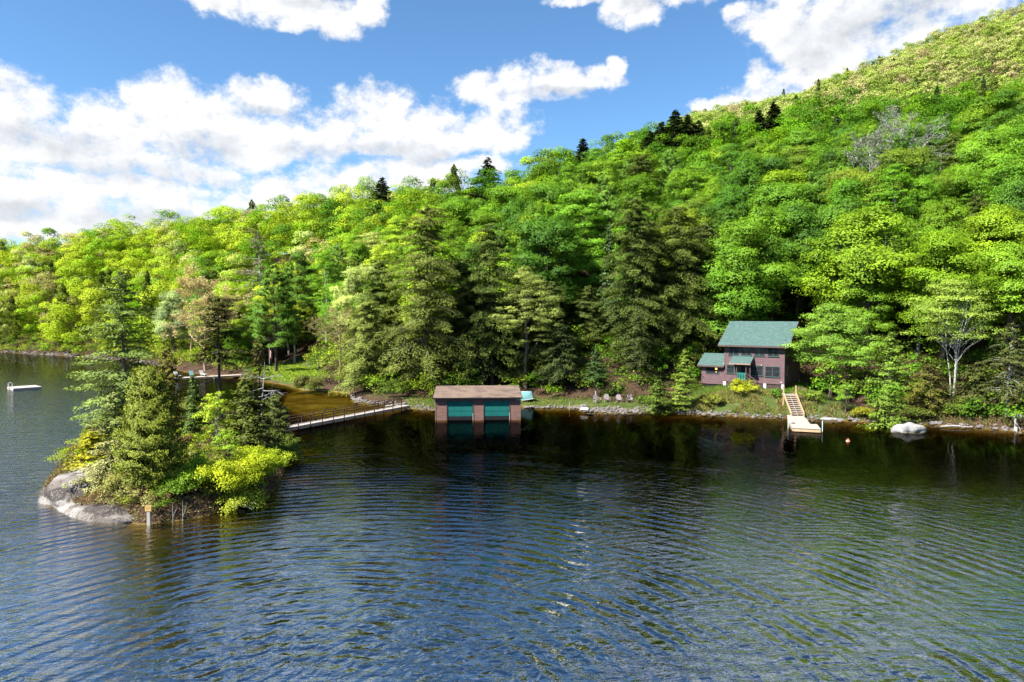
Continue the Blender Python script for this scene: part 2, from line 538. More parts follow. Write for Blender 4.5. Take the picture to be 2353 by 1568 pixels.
def leaves(rng, C, N, length, width, along=None, tint=None, diamond=True):
    """a leaf-sized face at every point C with normal N"""
    n = len(C)
    N = unit(N)
    A = rng.normal(size=(n, 3)) if along is None else along
    T = unit(A - N * (A * N).sum(1, keepdims=True))
    B = np.cross(N, T)
    L = (length * np.ones(n))[:, None] / 2; W = (width * np.ones(n))[:, None] / 2
    if diamond:
        V = np.stack([C - T * L, C + B * W - T * L * 0.1 + N * W * 0.25, C + T * L, C - B * W - T * L * 0.1 + N * W * 0.25], 1)
    else:
        V = np.stack([C - T * L - B * W, C - T * L + B * W, C + T * L + B * W, C + T * L - B * W], 1)
    F = np.arange(4 * n).reshape(n, 4)[:, ::-1]
    t = rng.random(n) if tint is None else tint
    return V.reshape(-1, 3), F, np.repeat(t, 4)


def tubes_np(paths, n=5):
    """paths: list of (points (k,3), radii (k,)) -> one mesh"""
    VV, FF, o = [], [], 0
    for P, r in paths:
        P = np.asarray(P, float); r = np.asarray(r, float); k = len(P)
        D = unit(np.gradient(P, axis=0))
        ref = np.where(np.abs(D[:, 2:3]) < 0.9, np.array([[0, 0, 1.0]]), np.array([[1.0, 0, 0]]))
        S = unit(np.cross(D, ref)); U = np.cross(D, S)
        a = np.arange(n) * 2 * np.pi / n
        V = P[:, None] + (S[:, None] * np.cos(a)[None, :, None] + U[:, None] * np.sin(a)[None, :, None]) * r[:, None, None]
        VV.append(V.reshape(-1, 3))
        i, j = np.meshgrid(np.arange(k - 1), np.arange(n), indexing='ij')
        j2 = (j + 1) % n
        FF.append(np.stack([i * n + j, i * n + j2, (i + 1) * n + j2, (i + 1) * n + j], -1).reshape(-1, 4) + o)
        o += k * n
    return np.concatenate(VV), np.concatenate(FF)


# ------------------------------------------------------------------ land form
SHORE_PX = [(-500, 800), (-200, 804), (0, 810), (100, 815), (210, 822), (300, 830), (380, 842), (430, 856), (520, 866), (600, 876), (660, 886), (700, 897),
            (760, 899), (806, 905), (812, 921), (850, 929), (905, 931), (938, 939), (1000, 942), (1010, 936), (1190, 933), (1205, 938), (1330, 939), (1345, 947),
            (1400, 949), (1500, 946), (1560, 949), (1640, 953), (1700, 957), (1800, 961), (1890, 966), (1960, 968), (2050, 973), (2150, 977), (2250, 984),
            (2353, 992), (2500, 1010), (2800, 1060), (3300, 1150)]
SHORE = [at_z(x, y)[:2] for x, y in SHORE_PX]
LAND = np.array([(-1500, 330), (-700, 300)] + [tuple(p) for p in SHORE] + [(600, 20), (1500, 0), (1500, 1600), (-1500, 1600)])
ISLE_PX = [(96, 1128), (120, 1160), (175, 1181), (250, 1196), (330, 1206), (400, 1200), (470, 1188), (540, 1166), (600, 1148), (640, 1120), (652, 1075), (655, 1030),
           (660, 990), (600, 968), (480, 958), (360, 958), (270, 972), (215, 1000), (165, 1045), (120, 1090)]
ISLE = np.array([at_z(x, y)[:2] for x, y in ISLE_PX])


def sdist(X, Y, poly):
    """signed distance to a polygon, positive inside"""
    X = np.asarray(X, float); Y = np.asarray(Y, float)
    best = np.full(X.shape, 1e18); inside = np.zeros(X.shape, bool)
    n = len(poly)
    for i in range(n):
        x0, y0 = poly[i]; x1, y1 = poly[(i + 1) % n]
        dx, dy = x1 - x0, y1 - y0
        t = np.clip(((X - x0) * dx + (Y - y0) * dy) / (dx * dx + dy * dy + 1e-12), 0, 1)
        best = np.minimum(best, (X - x0 - t * dx) ** 2 + (Y - y0 - t * dy) ** 2)
        c = (y0 > Y) != (y1 > Y)
        inside ^= c & (X < dx * (Y - y0) / (dy if dy else 1e-12) + x0)
    d = np.sqrt(best)
    return np.where(inside, d, -d)


def vnoise(X, Y, seed=0):
    """smooth value noise, about -1..1"""
    X = np.asarray(X, float); Y = np.asarray(Y, float)
    xi = np.floor(X); yi = np.floor(Y); fx = X - xi; fy = Y - yi
    fx = fx * fx * (3 - 2 * fx); fy = fy * fy * (3 - 2 * fy)
    def h(a, b):
        s = np.sin(a * 127.1 + b * 311.7 + seed * 74.7) * 43758.5453
        return s - np.floor(s)
    return 2 * ((h(xi, yi) * (1 - fx) + h(xi + 1, yi) * fx) * (1 - fy) + (h(xi, yi + 1) * (1 - fx) + h(xi + 1, yi + 1) * fx) * fy) - 1


RIDGE = np.array([(-900, 560, 260), (-300, 555, 255), (0, 548, 250), (200, 536, 238), (330, 512, 226), (550, 480, 214), (700, 464, 205), (860, 424, 200), (1000, 420, 200),
                  (1100, 395, 197), (1200, 372, 195), (1300, 340, 192), (1480, 312, 195), (1600, 275, 200), (1830, 248, 205), (2000, 228, 206), (2100, 214, 205), (2353, 203, 200),
                  (2700, 160, 190), (3500, 130, 190)], float)
FAR = np.array([(-900, 640), (0, 640), (1000, 520), (1400, 400), (1560, 285), (1600, 270), (1700, 255), (1830, 233), (1900, 196), (2000, 152), (2100, 112), (2200, 72),
                (2300, 34), (2353, 14), (2700, -120), (3500, -250)], float)
TREE_H, FAR_H, YFAR = 17.0, 9.0, 470.0


def ground(X, Y):
    X = np.asarray(X, float); Y = np.asarray(Y, float)
    s = sdist(X, Y, LAND)
    u = X / np.maximum(Y, 20.0)
    px = CX + u * FPX * 1.0
    sp = np.maximum(s, 0)
    # the bank beside the water
    b = np.interp(px, [900, 1000, 1560, 1640, 1680, 1840, 1900, 2000, 2353, 2600], [0.5, 0.45, 0.5, 1.2, 1.75, 1.8, 1.2, 1.0, 1.2, 1.5])
    b = np.where(Y > 110, np.maximum(b, 0.9), b)
    w = np.interp(px, [1560, 1640, 1840, 1900], [3.0, 5.5, 5.5, 4.0])
    tt = np.clip(sp / w, 0, 1)
    bank = b * (1 - (1 - tt) ** 2) + 0.025 * np.minimum(sp, 14)
    yt = np.interp(px, RIDGE[:, 0], RIDGE[:, 1]); yr = np.interp(px, RIDGE[:, 0], RIDGE[:, 2])
    te = (721 - yt) / FPX * 1.002
    G = CAMH + yr * te - TREE_H
    flat = np.interp(px, [500, 560, 700, 760, 1550, 1620, 1900, 2000], [2, 16, 16, 6, 8, 17, 17, 6])
    se = np.maximum(sp - flat, 0)
    t = se / (se + np.maximum(yr - Y, 0) + 1e-6)
    z = bank + (G - 1.0) * t ** 1.15
    y2 = np.interp(px, FAR[:, 0], FAR[:, 1]); G2 = CAMH + YFAR * (721 - y2) / FPX - FAR_H
    t2 = np.clip((Y - yr) / (YFAR - yr), 0, 1)
    dip = 11.0 * np.sin(np.pi * np.clip(t2 / 0.42, 0, 1)) * np.clip((px - 1500) / 200, 0, 1)
    z = np.where(Y > yr, bank + (G - 1.0) + (G2 - G) * t2 - dip, z)
    z = z - np.maximum(Y - YFAR, 0) * 0.25
    z = z + np.clip(sp / 25, 0, 1) * (1.6 * vnoise(X / 23, Y / 23, 1) + 0.7 * vnoise(X / 9, Y / 9, 2)) + np.clip(sp / 3, 0, 1) * 0.14 * vnoise(X / 1.7, Y / 1.7, 3)
    # lake bed
    q = -np.minimum(s, 0)
    bed = -0.15 - np.minimum(0.34 * q, 7) + 0.10 * vnoise(X / 2.1, Y / 2.1, 4)
    cove = np.clip(sdist(X, Y, COVE) / 4 + 0.6, 0, 1)
    bed = bed * (1 - cove) + cove * (-0.26 + 0.09 * vnoise(X / 2.3, Y / 2.3, 5))
    z = np.where(s > 0, z, bed)
    si = sdist(X, Y, ISLE)
    spi = np.maximum(si, 0)
    zi = 0.75 * (1 - (1 - np.clip(spi / 1.2, 0, 1)) ** 2) + 0.9 * (1 - np.exp(-spi / 5)) + np.clip(spi / 2, 0, 1) * 0.18 * vnoise(X / 1.6, Y / 1.6, 6)
    qi = -np.minimum(si, 0)
    bedi = -0.30 - 0.15 * qi - 0.012 * qi ** 2 + 0.22 * vnoise(X / 1.9, Y / 1.9, 7) * np.clip(qi, 0, 1)
    z = np.where(si > 0, np.maximum(zi, z), np.where(s < 0, np.maximum(z, bedi), z))
    return z


COVE = np.array([at_z(x, y)[:2] for x, y in [(690, 960), (930, 945), (860, 918), (800, 900), (690, 892), (640, 900), (620, 930)]])


def gz(x, y):
    return float(ground(np.array([x]), np.array([y]))[0])


def axis(fine0, fine1, step, lo, hi, grow=1.09):
    a = list(np.arange(fine0, fine1, step))
    d = step
    while a[-1] < hi: d = min(d * grow, 25); a.append(a[-1] + d)
    d = step
    while a[0] > lo: d = min(d * grow, 25); a.insert(0, a[0] - d)
    return np.array(a)


def build_ground():
    gx = axis(-48, 52, 0.55, -900, 900); gy = axis(34, 118, 0.55, -80, 1000)
    X, Y = np.meshgrid(gx, gy)
    Z = ground(X, Y)
    V = np.stack([X, Y, Z], -1).reshape(-1, 3)
    nx, ny = len(gx), len(gy)
    i, j = np.meshgrid(np.arange(ny - 1), np.arange(nx - 1), indexing='ij')
    k = i * nx + j
    F = np.stack([k, k + 1, k + nx + 1, k + nx], -1).reshape(-1, 4)
    m, g = new_mat('forest_floor')
    P = g.n('ShaderNodeNewGeometry').outputs['Position']
    x, y, z = g.xyz(P)
    gr = g.n('ShaderNodeAttribute', attribute_name='tint').outputs['Fac']
    n1 = g.noise(P, 1.3, 6, 0.65); n2 = g.noise(P, 7.0, 4, 0.65); n0 = g.noise(P, 0.35, 3)
    litter = g.mix(g.ramp(n2, 0.35, 0.65), (0.030, 0.019, 0.012), (0.095, 0.055, 0.035))
    litter = g.mix(g.m('MULTIPLY', g.ramp(n1, 0.55, 0.7), 0.6), litter, (0.05, 0.075, 0.018))
    grass = g.mix(g.ramp(n2, 0.3, 0.7), (0.035, 0.062, 0.012), (0.080, 0.100, 0.024))
    grass = g.mix(g.m('MULTIPLY', g.ramp(n1, 0.5, 0.72), 0.7), grass, (0.20, 0.15, 0.075))
    c = g.mix(g.ramp(g.m('ADD', gr, g.m('MULTIPLY', g.m('SUBTRACT', n1, 0.5), 0.7)), 0.35, 0.65), litter, grass)
    bed = g.mix(g.ramp(n1, 0.35, 0.65), (0.16, 0.115, 0.034), (0.085, 0.062, 0.02))
    bed = g.mix(g.m('MULTIPLY', g.ramp(n0, 0.5, 0.65), 0.7), bed, (0.06, 0.045, 0.02))
    cv = g.xyz(g.n('ShaderNodeAttribute', attribute_name='col').outputs['Color'])[0]
    bed = g.mix(cv, bed, g.mix(g.ramp(n1, 0.3, 0.7), (0.30, 0.27, 0.085), (0.19, 0.165, 0.045)))
    c = g.mix(g.ramp(z, 0.02, 0.10), bed, c)
    bn = g.n('ShaderNodeBump', ins={'Height': n2, 'Distance': 0.12})
    out(g, g.n('ShaderNodeBsdfPrincipled', ins={'Base Color': c, 'Roughness': 0.95, 'Normal': bn.outputs[0], 'Specular IOR Level': 0.1}).outputs[0])
    # where grass grows: lawn, shore benches, house terrace
    px = px_of(V)
    s = sdist(V[:, 0], V[:, 1], LAND)
    gw = np.zeros(len(V))
    gw = np.where((px[:, 0] > 560) & (px[:, 0] < 740) & (s > 0.3) & (s < 30) & (V[:, 1] < 150), 1.0, gw)
    gw = np.where((px[:, 0] > 930) & (px[:, 0] < 1990) & (s > 0.2) & (s < np.interp(px[:, 0], [930, 1560, 1650, 1850, 1990], [4.5, 4.5, 18, 18, 3])), 0.85, gw)
    gw = np.where((px[:, 0] > 790) & (px[:, 0] < 930) & (s > 1.5) & (s < 6), 0.45, gw)
    gw = np.where(V[:, 1] > 160, 0.4, gw)
    cv = np.clip(sdist(V[:, 0], V[:, 1], COVE) / 4 + 0.6, 0, 1)
    me = np_mesh('ground', V, F, m, tint=gw, col=np.stack([cv, cv, cv], 1), smooth=True)
    tag(link('ground', me), kind='structure')


build_ground()


# ------------------------------------------------------------------ lake: rippled reflecting surface over brown, absorbing water
def build_water():
    m, g = new_mat('lake_water')
    P = g.n('ShaderNodeNewGeometry').outputs['Position']
    x, y, z = g.xyz(P)
    P2 = g.comb(x, y, 0)
    big = g.noise(P2, 0.055, 3)
    ph = g.noise(P2, 0.16, 3)

    def rings(cx, cy, lam, amp, near, far, warp, broken):
        dv = g.v('SUBTRACT', P2, (cx, cy, 0))
        r = g.v('LENGTH', dv, out=1)
        ddx, ddy, _ = g.xyz(dv)
        th = g.m('ARCTAN2', ddx, ddy)
        # crests broken into short arcs of uneven height
        pol = g.comb(g.m('MULTIPLY', r, 1.25 / lam), g.m('MULTIPLY', th, 9.0), cx)
        nz = g.noise(pol, 1.0, 2, 0.5, 0.3)
        pol2 = g.comb(g.m('MULTIPLY', r, 0.25 / lam), g.m('MULTIPLY', th, 5.0), cx + 5)
        md = g.ramp(g.noise(pol2, 1.0, 2), 0.35, 0.68)
        k = g.m('ADD', g.m('MULTIPLY', r, 2 * math.pi / lam), g.m('ADD', g.m('MULTIPLY', ph, warp), g.m('MULTIPLY', nz, 5.0)))
        wv = g.m('ADD', g.m('MULTIPLY', g.m('SINE', k), md), g.m('MULTIPLY', g.m('SUBTRACT', nz, 0.5), broken))
        msk = g.m('MULTIPLY', g.ramp(r, near[0], near[1]), g.ramp(r, far[0], far[1], 1.0, 0.0))
        return g.m('MULTIPLY', wv, g.m('MULTIPLY', msk, amp))

    h = rings(-7, 19, 0.86, 0.0400, (1, 6), (22, 52), 11.0, 2.4)
    h = g.m('ADD', h, rings(14, 8, 0.56, 0.0110, (2, 8), (26, 60), 16.0, 2.2))
    h = g.m('ADD', h, rings(-3, 60, 0.80, 0.0045, (1, 5), (12, 50), 10.0, 2.0))
    h = g.m('ADD', h, rings(33, 64, 1.0, 0.0035, (0, 3), (8, 26), 5.0, 1.0))
    h = g.m('MULTIPLY', h, g.ramp(big, 0.25, 0.7, 0.45, 1.3))
    # wind ripples: strong on the open lake at the left, faint in the sheltered bay
    u = g.m('DIVIDE', x, g.m('MAXIMUM', y, 8.0))
    left = g.ramp(u, -0.34, -0.62)
    near = g.ramp(y, 28, 62, 1.0, 0.0)
    calm = g.m('ADD', g.m('MAXIMUM', left, g.m('MULTIPLY', near, 0.6)), 0.05)
    w1 = g.noise(g.v('MULTIPLY', P2, (0.75, 1.9, 1)), 1.0, 4, 0.6, 0.6)
    w2 = g.noise(g.v('MULTIPLY', P2, (2.2, 4.6, 1)), 1.5, 3, 0.6, 0.4)
    w = g.m('ADD', g.m('MULTIPLY', w1, g.ramp(y, 45, 150, 0.105, 0.05)), g.m('MULTIPLY', w2, g.ramp(y, 25, 60, 0.022, 0.006)))
    h = g.m('ADD', h, g.m('MULTIPLY', w, calm))
    bn = g.n('ShaderNodeBump', ins={'Height': h, 'Strength': 1.0, 'Distance': 1.0})
    fr = g.n('ShaderNodeFresnel', ins={0: 1.5, 1: bn.outputs[0]})
    fac = g.m('MINIMUM', g.m('MULTIPLY', fr.outputs[0], 5.0), g.m('ADD', 0.085, g.m('MULTIPLY', 0.50, g.m('MAXIMUM', g.m('MULTIPLY', left, 0.62), g.ramp(y, 26, 56, 1.0, 0.0)))))
    gl = g.n('ShaderNodeBsdfGlossy', ins={0: (1, 1, 1, 1), 1: 0.012, 'Normal': bn.outputs[0]})
    tr = g.n('ShaderNodeBsdfTransparent', ins={0: (0.86, 0.80, 0.62, 1)})
    s = g.n('ShaderNodeMixShader', ins={0: fac, 1: tr.outputs[0], 2: gl.outputs[0]})
    va = g.n('ShaderNodeVolumeAbsorption', ins={0: (0.50, 0.42, 0.10, 1), 1: 1.15})
    g.n('ShaderNodeOutputMaterial', ins={0: s.outputs[0], 1: va.outputs[0]})
    mb = MB().box(-890, 890, -70, 990, -14, 0)
    o = mb.build('water', m)
    tag(o, kind='structure')


build_water()


# ------------------------------------------------------------------ trees
def broadleaf(seed, H, RC, base=0.3, clumps=60, leaf=0.26, dens=1.0, flat=0.62, sparse=0.0, top=1.0, stems=1, bark='bark', spread=0.28):
    """tapered trunk, limbs and a crown of leaf clumps; returns crown mesh, trunk mesh"""
    rng = np.random.default_rng(seed)
    zc, rz = H * (1 + base) / 2, H * (1 - base) / 2
    C, RR = [], []
    for i in range(clumps):
        d = rng.normal(size=3); d /= np.linalg.norm(d)
        if d[2] < -0.8: d[2] *= -1
        q = rng.uniform(0.35, 1.0) ** 0.6 * 0.86
        prof = 1.0 - 0.25 * max(d[2], 0) * top
        C.append((d[0] * RC * q * prof, d[1] * RC * q * prof, zc + d[2] * rz * q))
        RR.append(RC * spread * rng.uniform(0.7, 1.25))
    C, RR = np.array(C), np.array(RR)
    wob = 1 + 0.22 * np.sin(np.arctan2(C[:, 1], C[:, 0]) * 3 + seed) + 0.1 * rng.normal(size=len(C))
    C[:, :2] *= wob[:, None]
    Vs, Fs, Ts, SNs, o = [], [], [], [], 0
    for c, r in zip(C, RR):
        n = max(12, int(dens * 2.0 * math.pi * r * r / (leaf * leaf * 0.5) * 0.85))
        d = unit(rng.normal(size=(n, 3)))
        d[:, 2] = np.where(d[:, 2] < -0.25, -d[:, 2] * 0.8, d[:, 2])
        rad = r * rng.uniform(0.55, 1.08, n) ** 0.7
        # broken outline: the clump itself is lumpy
        rad *= 1 + 0.28 * np.sin(d[:, 0] * 6 + seed) * np.sin(d[:, 1] * 7 + c[0] * 3) + 0.12 * np.sin(d[:, 2] * 11 + c[1])
        p = c + d * rad[:, None] * np.array([1, 1, flat])
        jit = rng.normal(size=(n, 3))
        cd = unit(p - np.array([0, 0, zc - 0.15 * H])) * np.array([1, 1, 0.8])
        sn = unit(d * 0.85 + cd * 0.45 + np.array([0, 0, 0.12]) + jit * 0.13)
        nr = unit(sn + jit * 0.30)
        SNs.append(sn)
        ct = np.clip(rng.normal(0.5, 0.2), 0.05, 0.95)
        t = np.clip(ct + rng.normal(0, 0.11, n), 0, 1)
        V, F, T = leaves(rng, p, nr, leaf * rng.uniform(0.75, 1.3, n), leaf * 0.75 * rng.uniform(0.75, 1.2, n), tint=t)
        Vs.append(V); Fs.append(F + o); Ts.append(T); o += len(V)
    crown = np_mesh('crown', np.concatenate(Vs), np.concatenate(Fs), M['leaf'], np.concatenate(Ts), sn=np.concatenate(SNs))
    paths = []
    r0 = 0.0155 * H + 0.012
    for sidx in range(stems):
        a = rng.uniform(0, 6.28); lean = 0.0 if stems == 1 else 0.10 * H
        off = 0.0 if stems == 1 else 0.25
        k = 9
        z = np.linspace(-0.6, H * 0.8, k)
        q = np.clip(z / (H * 0.8), 0, 1)
        P = np.stack([math.cos(a) * (off + lean * q ** 1.3) + 0.12 * np.sin(z * 0.7 + seed), math.sin(a) * (off + lean * q ** 1.3) + 0.12 * np.cos(z * 0.6 + seed), z], 1)
        rr = r0 * (1 - 0.8 * q) * (1.0 if stems == 1 else 0.6 if stems == 2 else 0.36); rr[0] *= 1.5; rr[1] *= 1.08
        paths.append((P, rr))
        order = rng.permutation(len(C))[:max(8, int(18 / stems))]
        for j in order:
            c = C[j]
            zs = max(base * H * 0.75, min(c[2] - 0.25 * H * rng.uniform(0.5, 1), H * 0.72))
            s0 = np.array([np.interp(zs, z, P[:, 0]), np.interp(zs, z, P[:, 1]), zs])
            tq = np.linspace(0, 1, 5)[:, None]
            mid = s0 + (c - s0) * tq; mid[:, 2] = s0[2] + (c[2] - s0[2]) * tq[:, 0] ** 0.8
            mid[1:4] += rng.normal(0, 0.10, (3, 3))
            rb = max(0.03, np.interp(zs, z, rr) * 0.45)
            paths.append((mid, rb * (1 - 0.8 * tq[:, 0])))
    V, F = tubes_np(paths, 6)
    trunk = np_mesh('trunk', V, F, M[bark], smooth=True)
    return crown, trunk


def conifer(seed, H, RC, base=0.08, step=0.30, per=4, droop=0.25, up=0.05, spray=0.42, wide=0.15, profile=0.8, dens=1.0, kind='hemlock', bark='bark_dark', irregular=0.25,
            gaps=0.0, dead_low=False):
    rng = np.random.default_rng(seed)
    Cs, Ns, As, Ls, Ws, Ts, Ss, paths = [], [], [], [], [], [], [], []
    z = np.linspace(-0.6, H, 12)
    q = np.clip(z / H, 0, 1)
    bend = 0.015 * H
    P = np.stack([bend * np.sin(q * 3 + seed), bend * np.cos(q * 2.4 + seed) - bend, z], 1)
    r0 = 0.012 * H + 0.04
    paths.append((P, r0 * (1 - 0.93 * q)))
    zz = base * H
    while zz < H * 0.985:
        t = (zz - base * H) / (H - base * H)
        for _ in range(per if t < 0.85 else max(2, per - 1)):
            if rng.random() < gaps: continue
            a = rng.uniform(0, 2 * math.pi)
            pr = (1 - t) ** profile * (0.72 + 0.28 * min(1, t * 6)) + 0.03
            L = RC * pr * rng.uniform(1 - irregular * 1.4, 1 + irregular)
            if L < 0.12: L = 0.12
            s0 = np.array([np.interp(zz, z, P[:, 0]), np.interp(zz, z, P[:, 1]), zz + rng.uniform(-0.5, 0.5) * step])
            dr = droop * rng.uniform(0.6, 1.4); upp = (up + (0.35 * t if kind != 'larch' else 0.15 * t)) * rng.uniform(0.6, 1.4)
            da = np.array([math.cos(a), math.sin(a), 0]); sa = np.array([-math.sin(a), math.cos(a), 0])
            tq = np.linspace(0, 1, 5)
            bp = s0 + da * (L * tq)[:, None] + np.array([0, 0, 1.0]) * (L * (upp * tq - dr * tq ** 2))[:, None]
            paths.append((bp, max(0.012, 0.010 * L + 0.01) * (1 - 0.85 * tq)))
            n = max(3, int(L * 17 * dens))
            s = rng.uniform(0.12 if kind != 'pine' else 0.45, 1.04, n) ** (0.8 if kind != 'pine' else 0.6)
            if kind == 'pine':
                lat = rng.normal(0, 1, n) * 0.13 * L
            else:
                lat = rng.uniform(-1, 1, n) * (0.30 * L * (1.08 - s) + 0.12 + 0.05 * L)
            dz = rng.normal(0, 0.05 + 0.02 * L, n) - np.abs(lat) * droop * 0.5
            p = s0 + da * (L * s)[:, None] + sa * lat[:, None]
            p[:, 2] += L * (upp * s - dr * s ** 2) + dz
            if kind == 'pine':
                al = da * 0.5 + rng.normal(0, 0.6, (n, 3)) + np.array([0, 0, 0.75])
                nr = rng.normal(size=(n, 3)) + da * 0.3
                p[:, 2] += np.abs(rng.normal(0, 0.12 * L ** 0.5, n))
            elif kind == 'cedar':
                al = da * 0.5 + np.array([0, 0, 0.8]) + rng.normal(0, 0.45, (n, 3))
                nr = da * 0.9 + sa * rng.normal(0, 0.9, (n, 1)) + np.array([0, 0, 0.35])
            else:
                al = da * 0.8 + sa * np.sign(lat)[:, None] * 0.75 + rng.normal(0, 0.25, (n, 3)) - np.array([0, 0, 1]) * dr * s[:, None] * 1.2
                nr = np.array([0, 0, 1.0]) + da * 0.35 + rng.normal(0, 0.38, (n, 3))
            Ss.append(da * 0.55 + sa * (lat / (0.3 * L + 0.1) * 0.35)[:, None] + np.array([0, 0, 0.75]) + rng.normal(0, 0.16, (n, 3)))
            bt = np.clip(rng.normal(0.5, 0.16), 0, 1)
            Cs.append(p); Ns.append(nr); As.append(al)
            Ls.append(spray * rng.uniform(0.6, 1.3, n)); Ws.append(wide * rng.uniform(0.7, 1.3, n))
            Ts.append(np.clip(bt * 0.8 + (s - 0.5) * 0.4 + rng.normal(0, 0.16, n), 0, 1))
        zz += step * rng.uniform(0.75, 1.25) * (1 if t < 0.8 else 0.75)
    if dead_low:
        for _ in range(16):
            a = rng.uniform(0, 6.28); zb = rng.uniform(0.1, base) * H; L = rng.uniform(0.3, 0.75) * RC
            s0 = np.array([np.interp(zb, z, P[:, 0]), np.interp(zb, z, P[:, 1]), zb])
            e = s0 + np.array([math.cos(a) * L, math.sin(a) * L, -0.12 * L])
            paths.append((np.stack([s0, (s0 + e) / 2 + rng.normal(0, 0.05, 3), e]), np.array([0.022, 0.014, 0.004])))
    Sn = unit(np.concatenate(Ss)); Nn = unit(np.concatenate(Ns))
    Nn = np.where((Sn * Nn).sum(1, keepdims=True) < 0, -Nn, Nn)
    V, F, T = leaves(rng, np.concatenate(Cs), Nn, np.concatenate(Ls), np.concatenate(Ws), np.concatenate(As), np.concatenate(Ts))
    crown = np_mesh('crown', V, F, M['needle'], T, sn=Sn)
    V, F = tubes_np(paths, 5)
    return crown, np_mesh('trunk', V, F, M[bark], smooth=True)


def twiggy(seed, H, RC, base=0.25, depth=4, leafn=0, leaf=0.12, bark='dead', droop=0.0, spread=0.55, r0=None, first=7):
    """bare branching tree; optional sparse buds"""
    rng = np.random.default_rng(seed)
    paths, tips = [], []

    def grow(p, d, L, r, lev):
        k = 5
        pts = [p]
        dd = d
        for i in range(k - 1):
            dd = dd + rng.normal(0, 0.13, 3) + np.array([0, 0, 0.05 - droop * lev])
            dd /= np.linalg.norm(dd)
            pts.append(pts[-1] + dd * L / (k - 1))
        pts = np.array(pts)
        paths.append((pts, r * np.linspace(1, 0.45, k)))
        if lev >= depth:
            tips.append(pts[2:]); return
        nb = 3 if lev < depth - 1 else 4
        for j in range(nb):
            i = rng.integers(2, k)
            e = dd + rng.normal(0, spread, 3); e /= np.linalg.norm(e)
            grow(pts[i], e, L * rng.uniform(0.5, 0.75), r * 0.5, lev + 1)

    r0 = r0 or 0.010 * H + 0.05
    k = 8
    z = np.linspace(-0.5, H * 0.85, k)
    P = np.stack([0.1 * np.sin(z * 0.8 + seed), 0.1 * np.cos(z * 0.7 + seed), z], 1)
    rr = r0 * np.linspace(1.1, 0.15, k)
    paths.append((P, rr))
    for i in range(first + int(H * 0.4)):
        zb = rng.uniform(base, 0.82) * H
        a = rng.uniform(0, 6.28)
        t = (zb / H - base) / (0.85 - base)
        L = RC * rng.uniform(0.55, 0.95) * (1.05 - 0.6 * t)
        d = np.array([math.cos(a), math.sin(a), (0.9 if droop == 0 else 0.1) * rng.uniform(0.5, 1.3)]); d /= np.linalg.norm(d)
        grow(np.array([np.interp(zb, z, P[:, 0]), np.interp(zb, z, P[:, 1]), zb]), d, L, r0 * 0.36 * (1.05 - 0.7 * t), 1)
    V, F = tubes_np(paths, 4)
    trunk = np_mesh('trunk', V, F, M[bark], smooth=True)
    crown = None
    if leafn:
        tp = np.concatenate(tips)
        idx = rng.integers(0, len(tp), leafn)
        c = tp[idx] + rng.normal(0, 0.16, (leafn, 3))
        V, F, T = leaves(rng, c, rng.normal(size=(leafn, 3)) + np.array([0, 0, 0.8]), leaf * rng.uniform(0.7, 1.4, leafn), leaf * 0.7)
        crown = np_mesh('crown', V, F, M['leaf'], T)
    return crown, trunk


def shrub(seed, H, RC, clumps=26, leaf=0.13, dens=0.9, stems=9, bark='bark'):
    rng = np.random.default_rng(seed)
    C = []
    for i in range(clumps):
        d = unit(rng.normal(size=(1, 3)))[0]; d[2] = abs(d[2])
        q = rng.uniform(0.4, 0.95)
        C.append((d[0] * RC * q, d[1] * RC * q, H * (0.28 + 0.62 * d[2] * q)))
    Vs, Fs, Ts, SNs, o = [], [], [], [], 0
    for c in C:
        r = RC * rng.uniform(0.2, 0.36)
        n = max(20, int(dens * 2 * math.pi * r * r / (leaf * leaf * 0.5)))
        d = unit(rng.normal(size=(n, 3))); d[:, 2] = np.where(d[:, 2] < -0.4, -d[:, 2], d[:, 2])
        p = np.array(c) + d * (r * rng.uniform(0.3, 1.15, n))[:, None] * np.array([1, 1, 0.7])
        p[:, 2] = np.maximum(p[:, 2], 0.03)
        jit = rng.normal(size=(n, 3))
        sn = unit(d * 0.75 + np.array([0, 0, 0.45]) + jit * 0.16); SNs.append(sn)
        nr = sn + jit * 0.32
        t = np.clip(rng.normal(0.5, 0.15) + rng.normal(0, 0.12, n), 0, 1)
        V, F, T = leaves(rng, p, nr, leaf * rng.uniform(0.7, 1.35, n), leaf * 0.7, tint=t)
        Vs.append(V); Fs.append(F + o); Ts.append(T); o += len(V)
    crown = np_mesh('foliage', np.concatenate(Vs), np.concatenate(Fs), M['leaf'], np.concatenate(Ts), sn=np.concatenate(SNs))
    paths = []
    for k in range(stems):
        c = np.array(C[k % len(C)]); a = rng.uniform(0, 6.28)
        s = np.array([math.cos(a) * 0.12, math.sin(a) * 0.12, -0.25])
        tq = np.linspace(0, 1, 5)[:, None]
        pts = s + (c - s) * tq; pts[1:4] += rng.normal(0, 0.05, (3, 3))
        paths.append((pts, 0.022 * (1 - 0.8 * tq[:, 0])))
    V, F = tubes_np(paths, 5)
    return crown, np_mesh('stems', V, F, M[bark], smooth=True)


def put_tree(name, label, cat, meshes, loc, color, scale=(1, 1, 1), rz=0.0, group=None, tilt=(0, 0)):
    o = thing(name, label, cat, loc, rz, group)
    o.rotation_euler = (tilt[0], tilt[1], rz)
    o.scale = scale
    crown, trunk = meshes
    if crown is not None:
        c = link(crown.name.split('.')[0], crown, o); c.color = (*color, 1)
    link(trunk.name.split('.')[0], trunk, o)
    return o


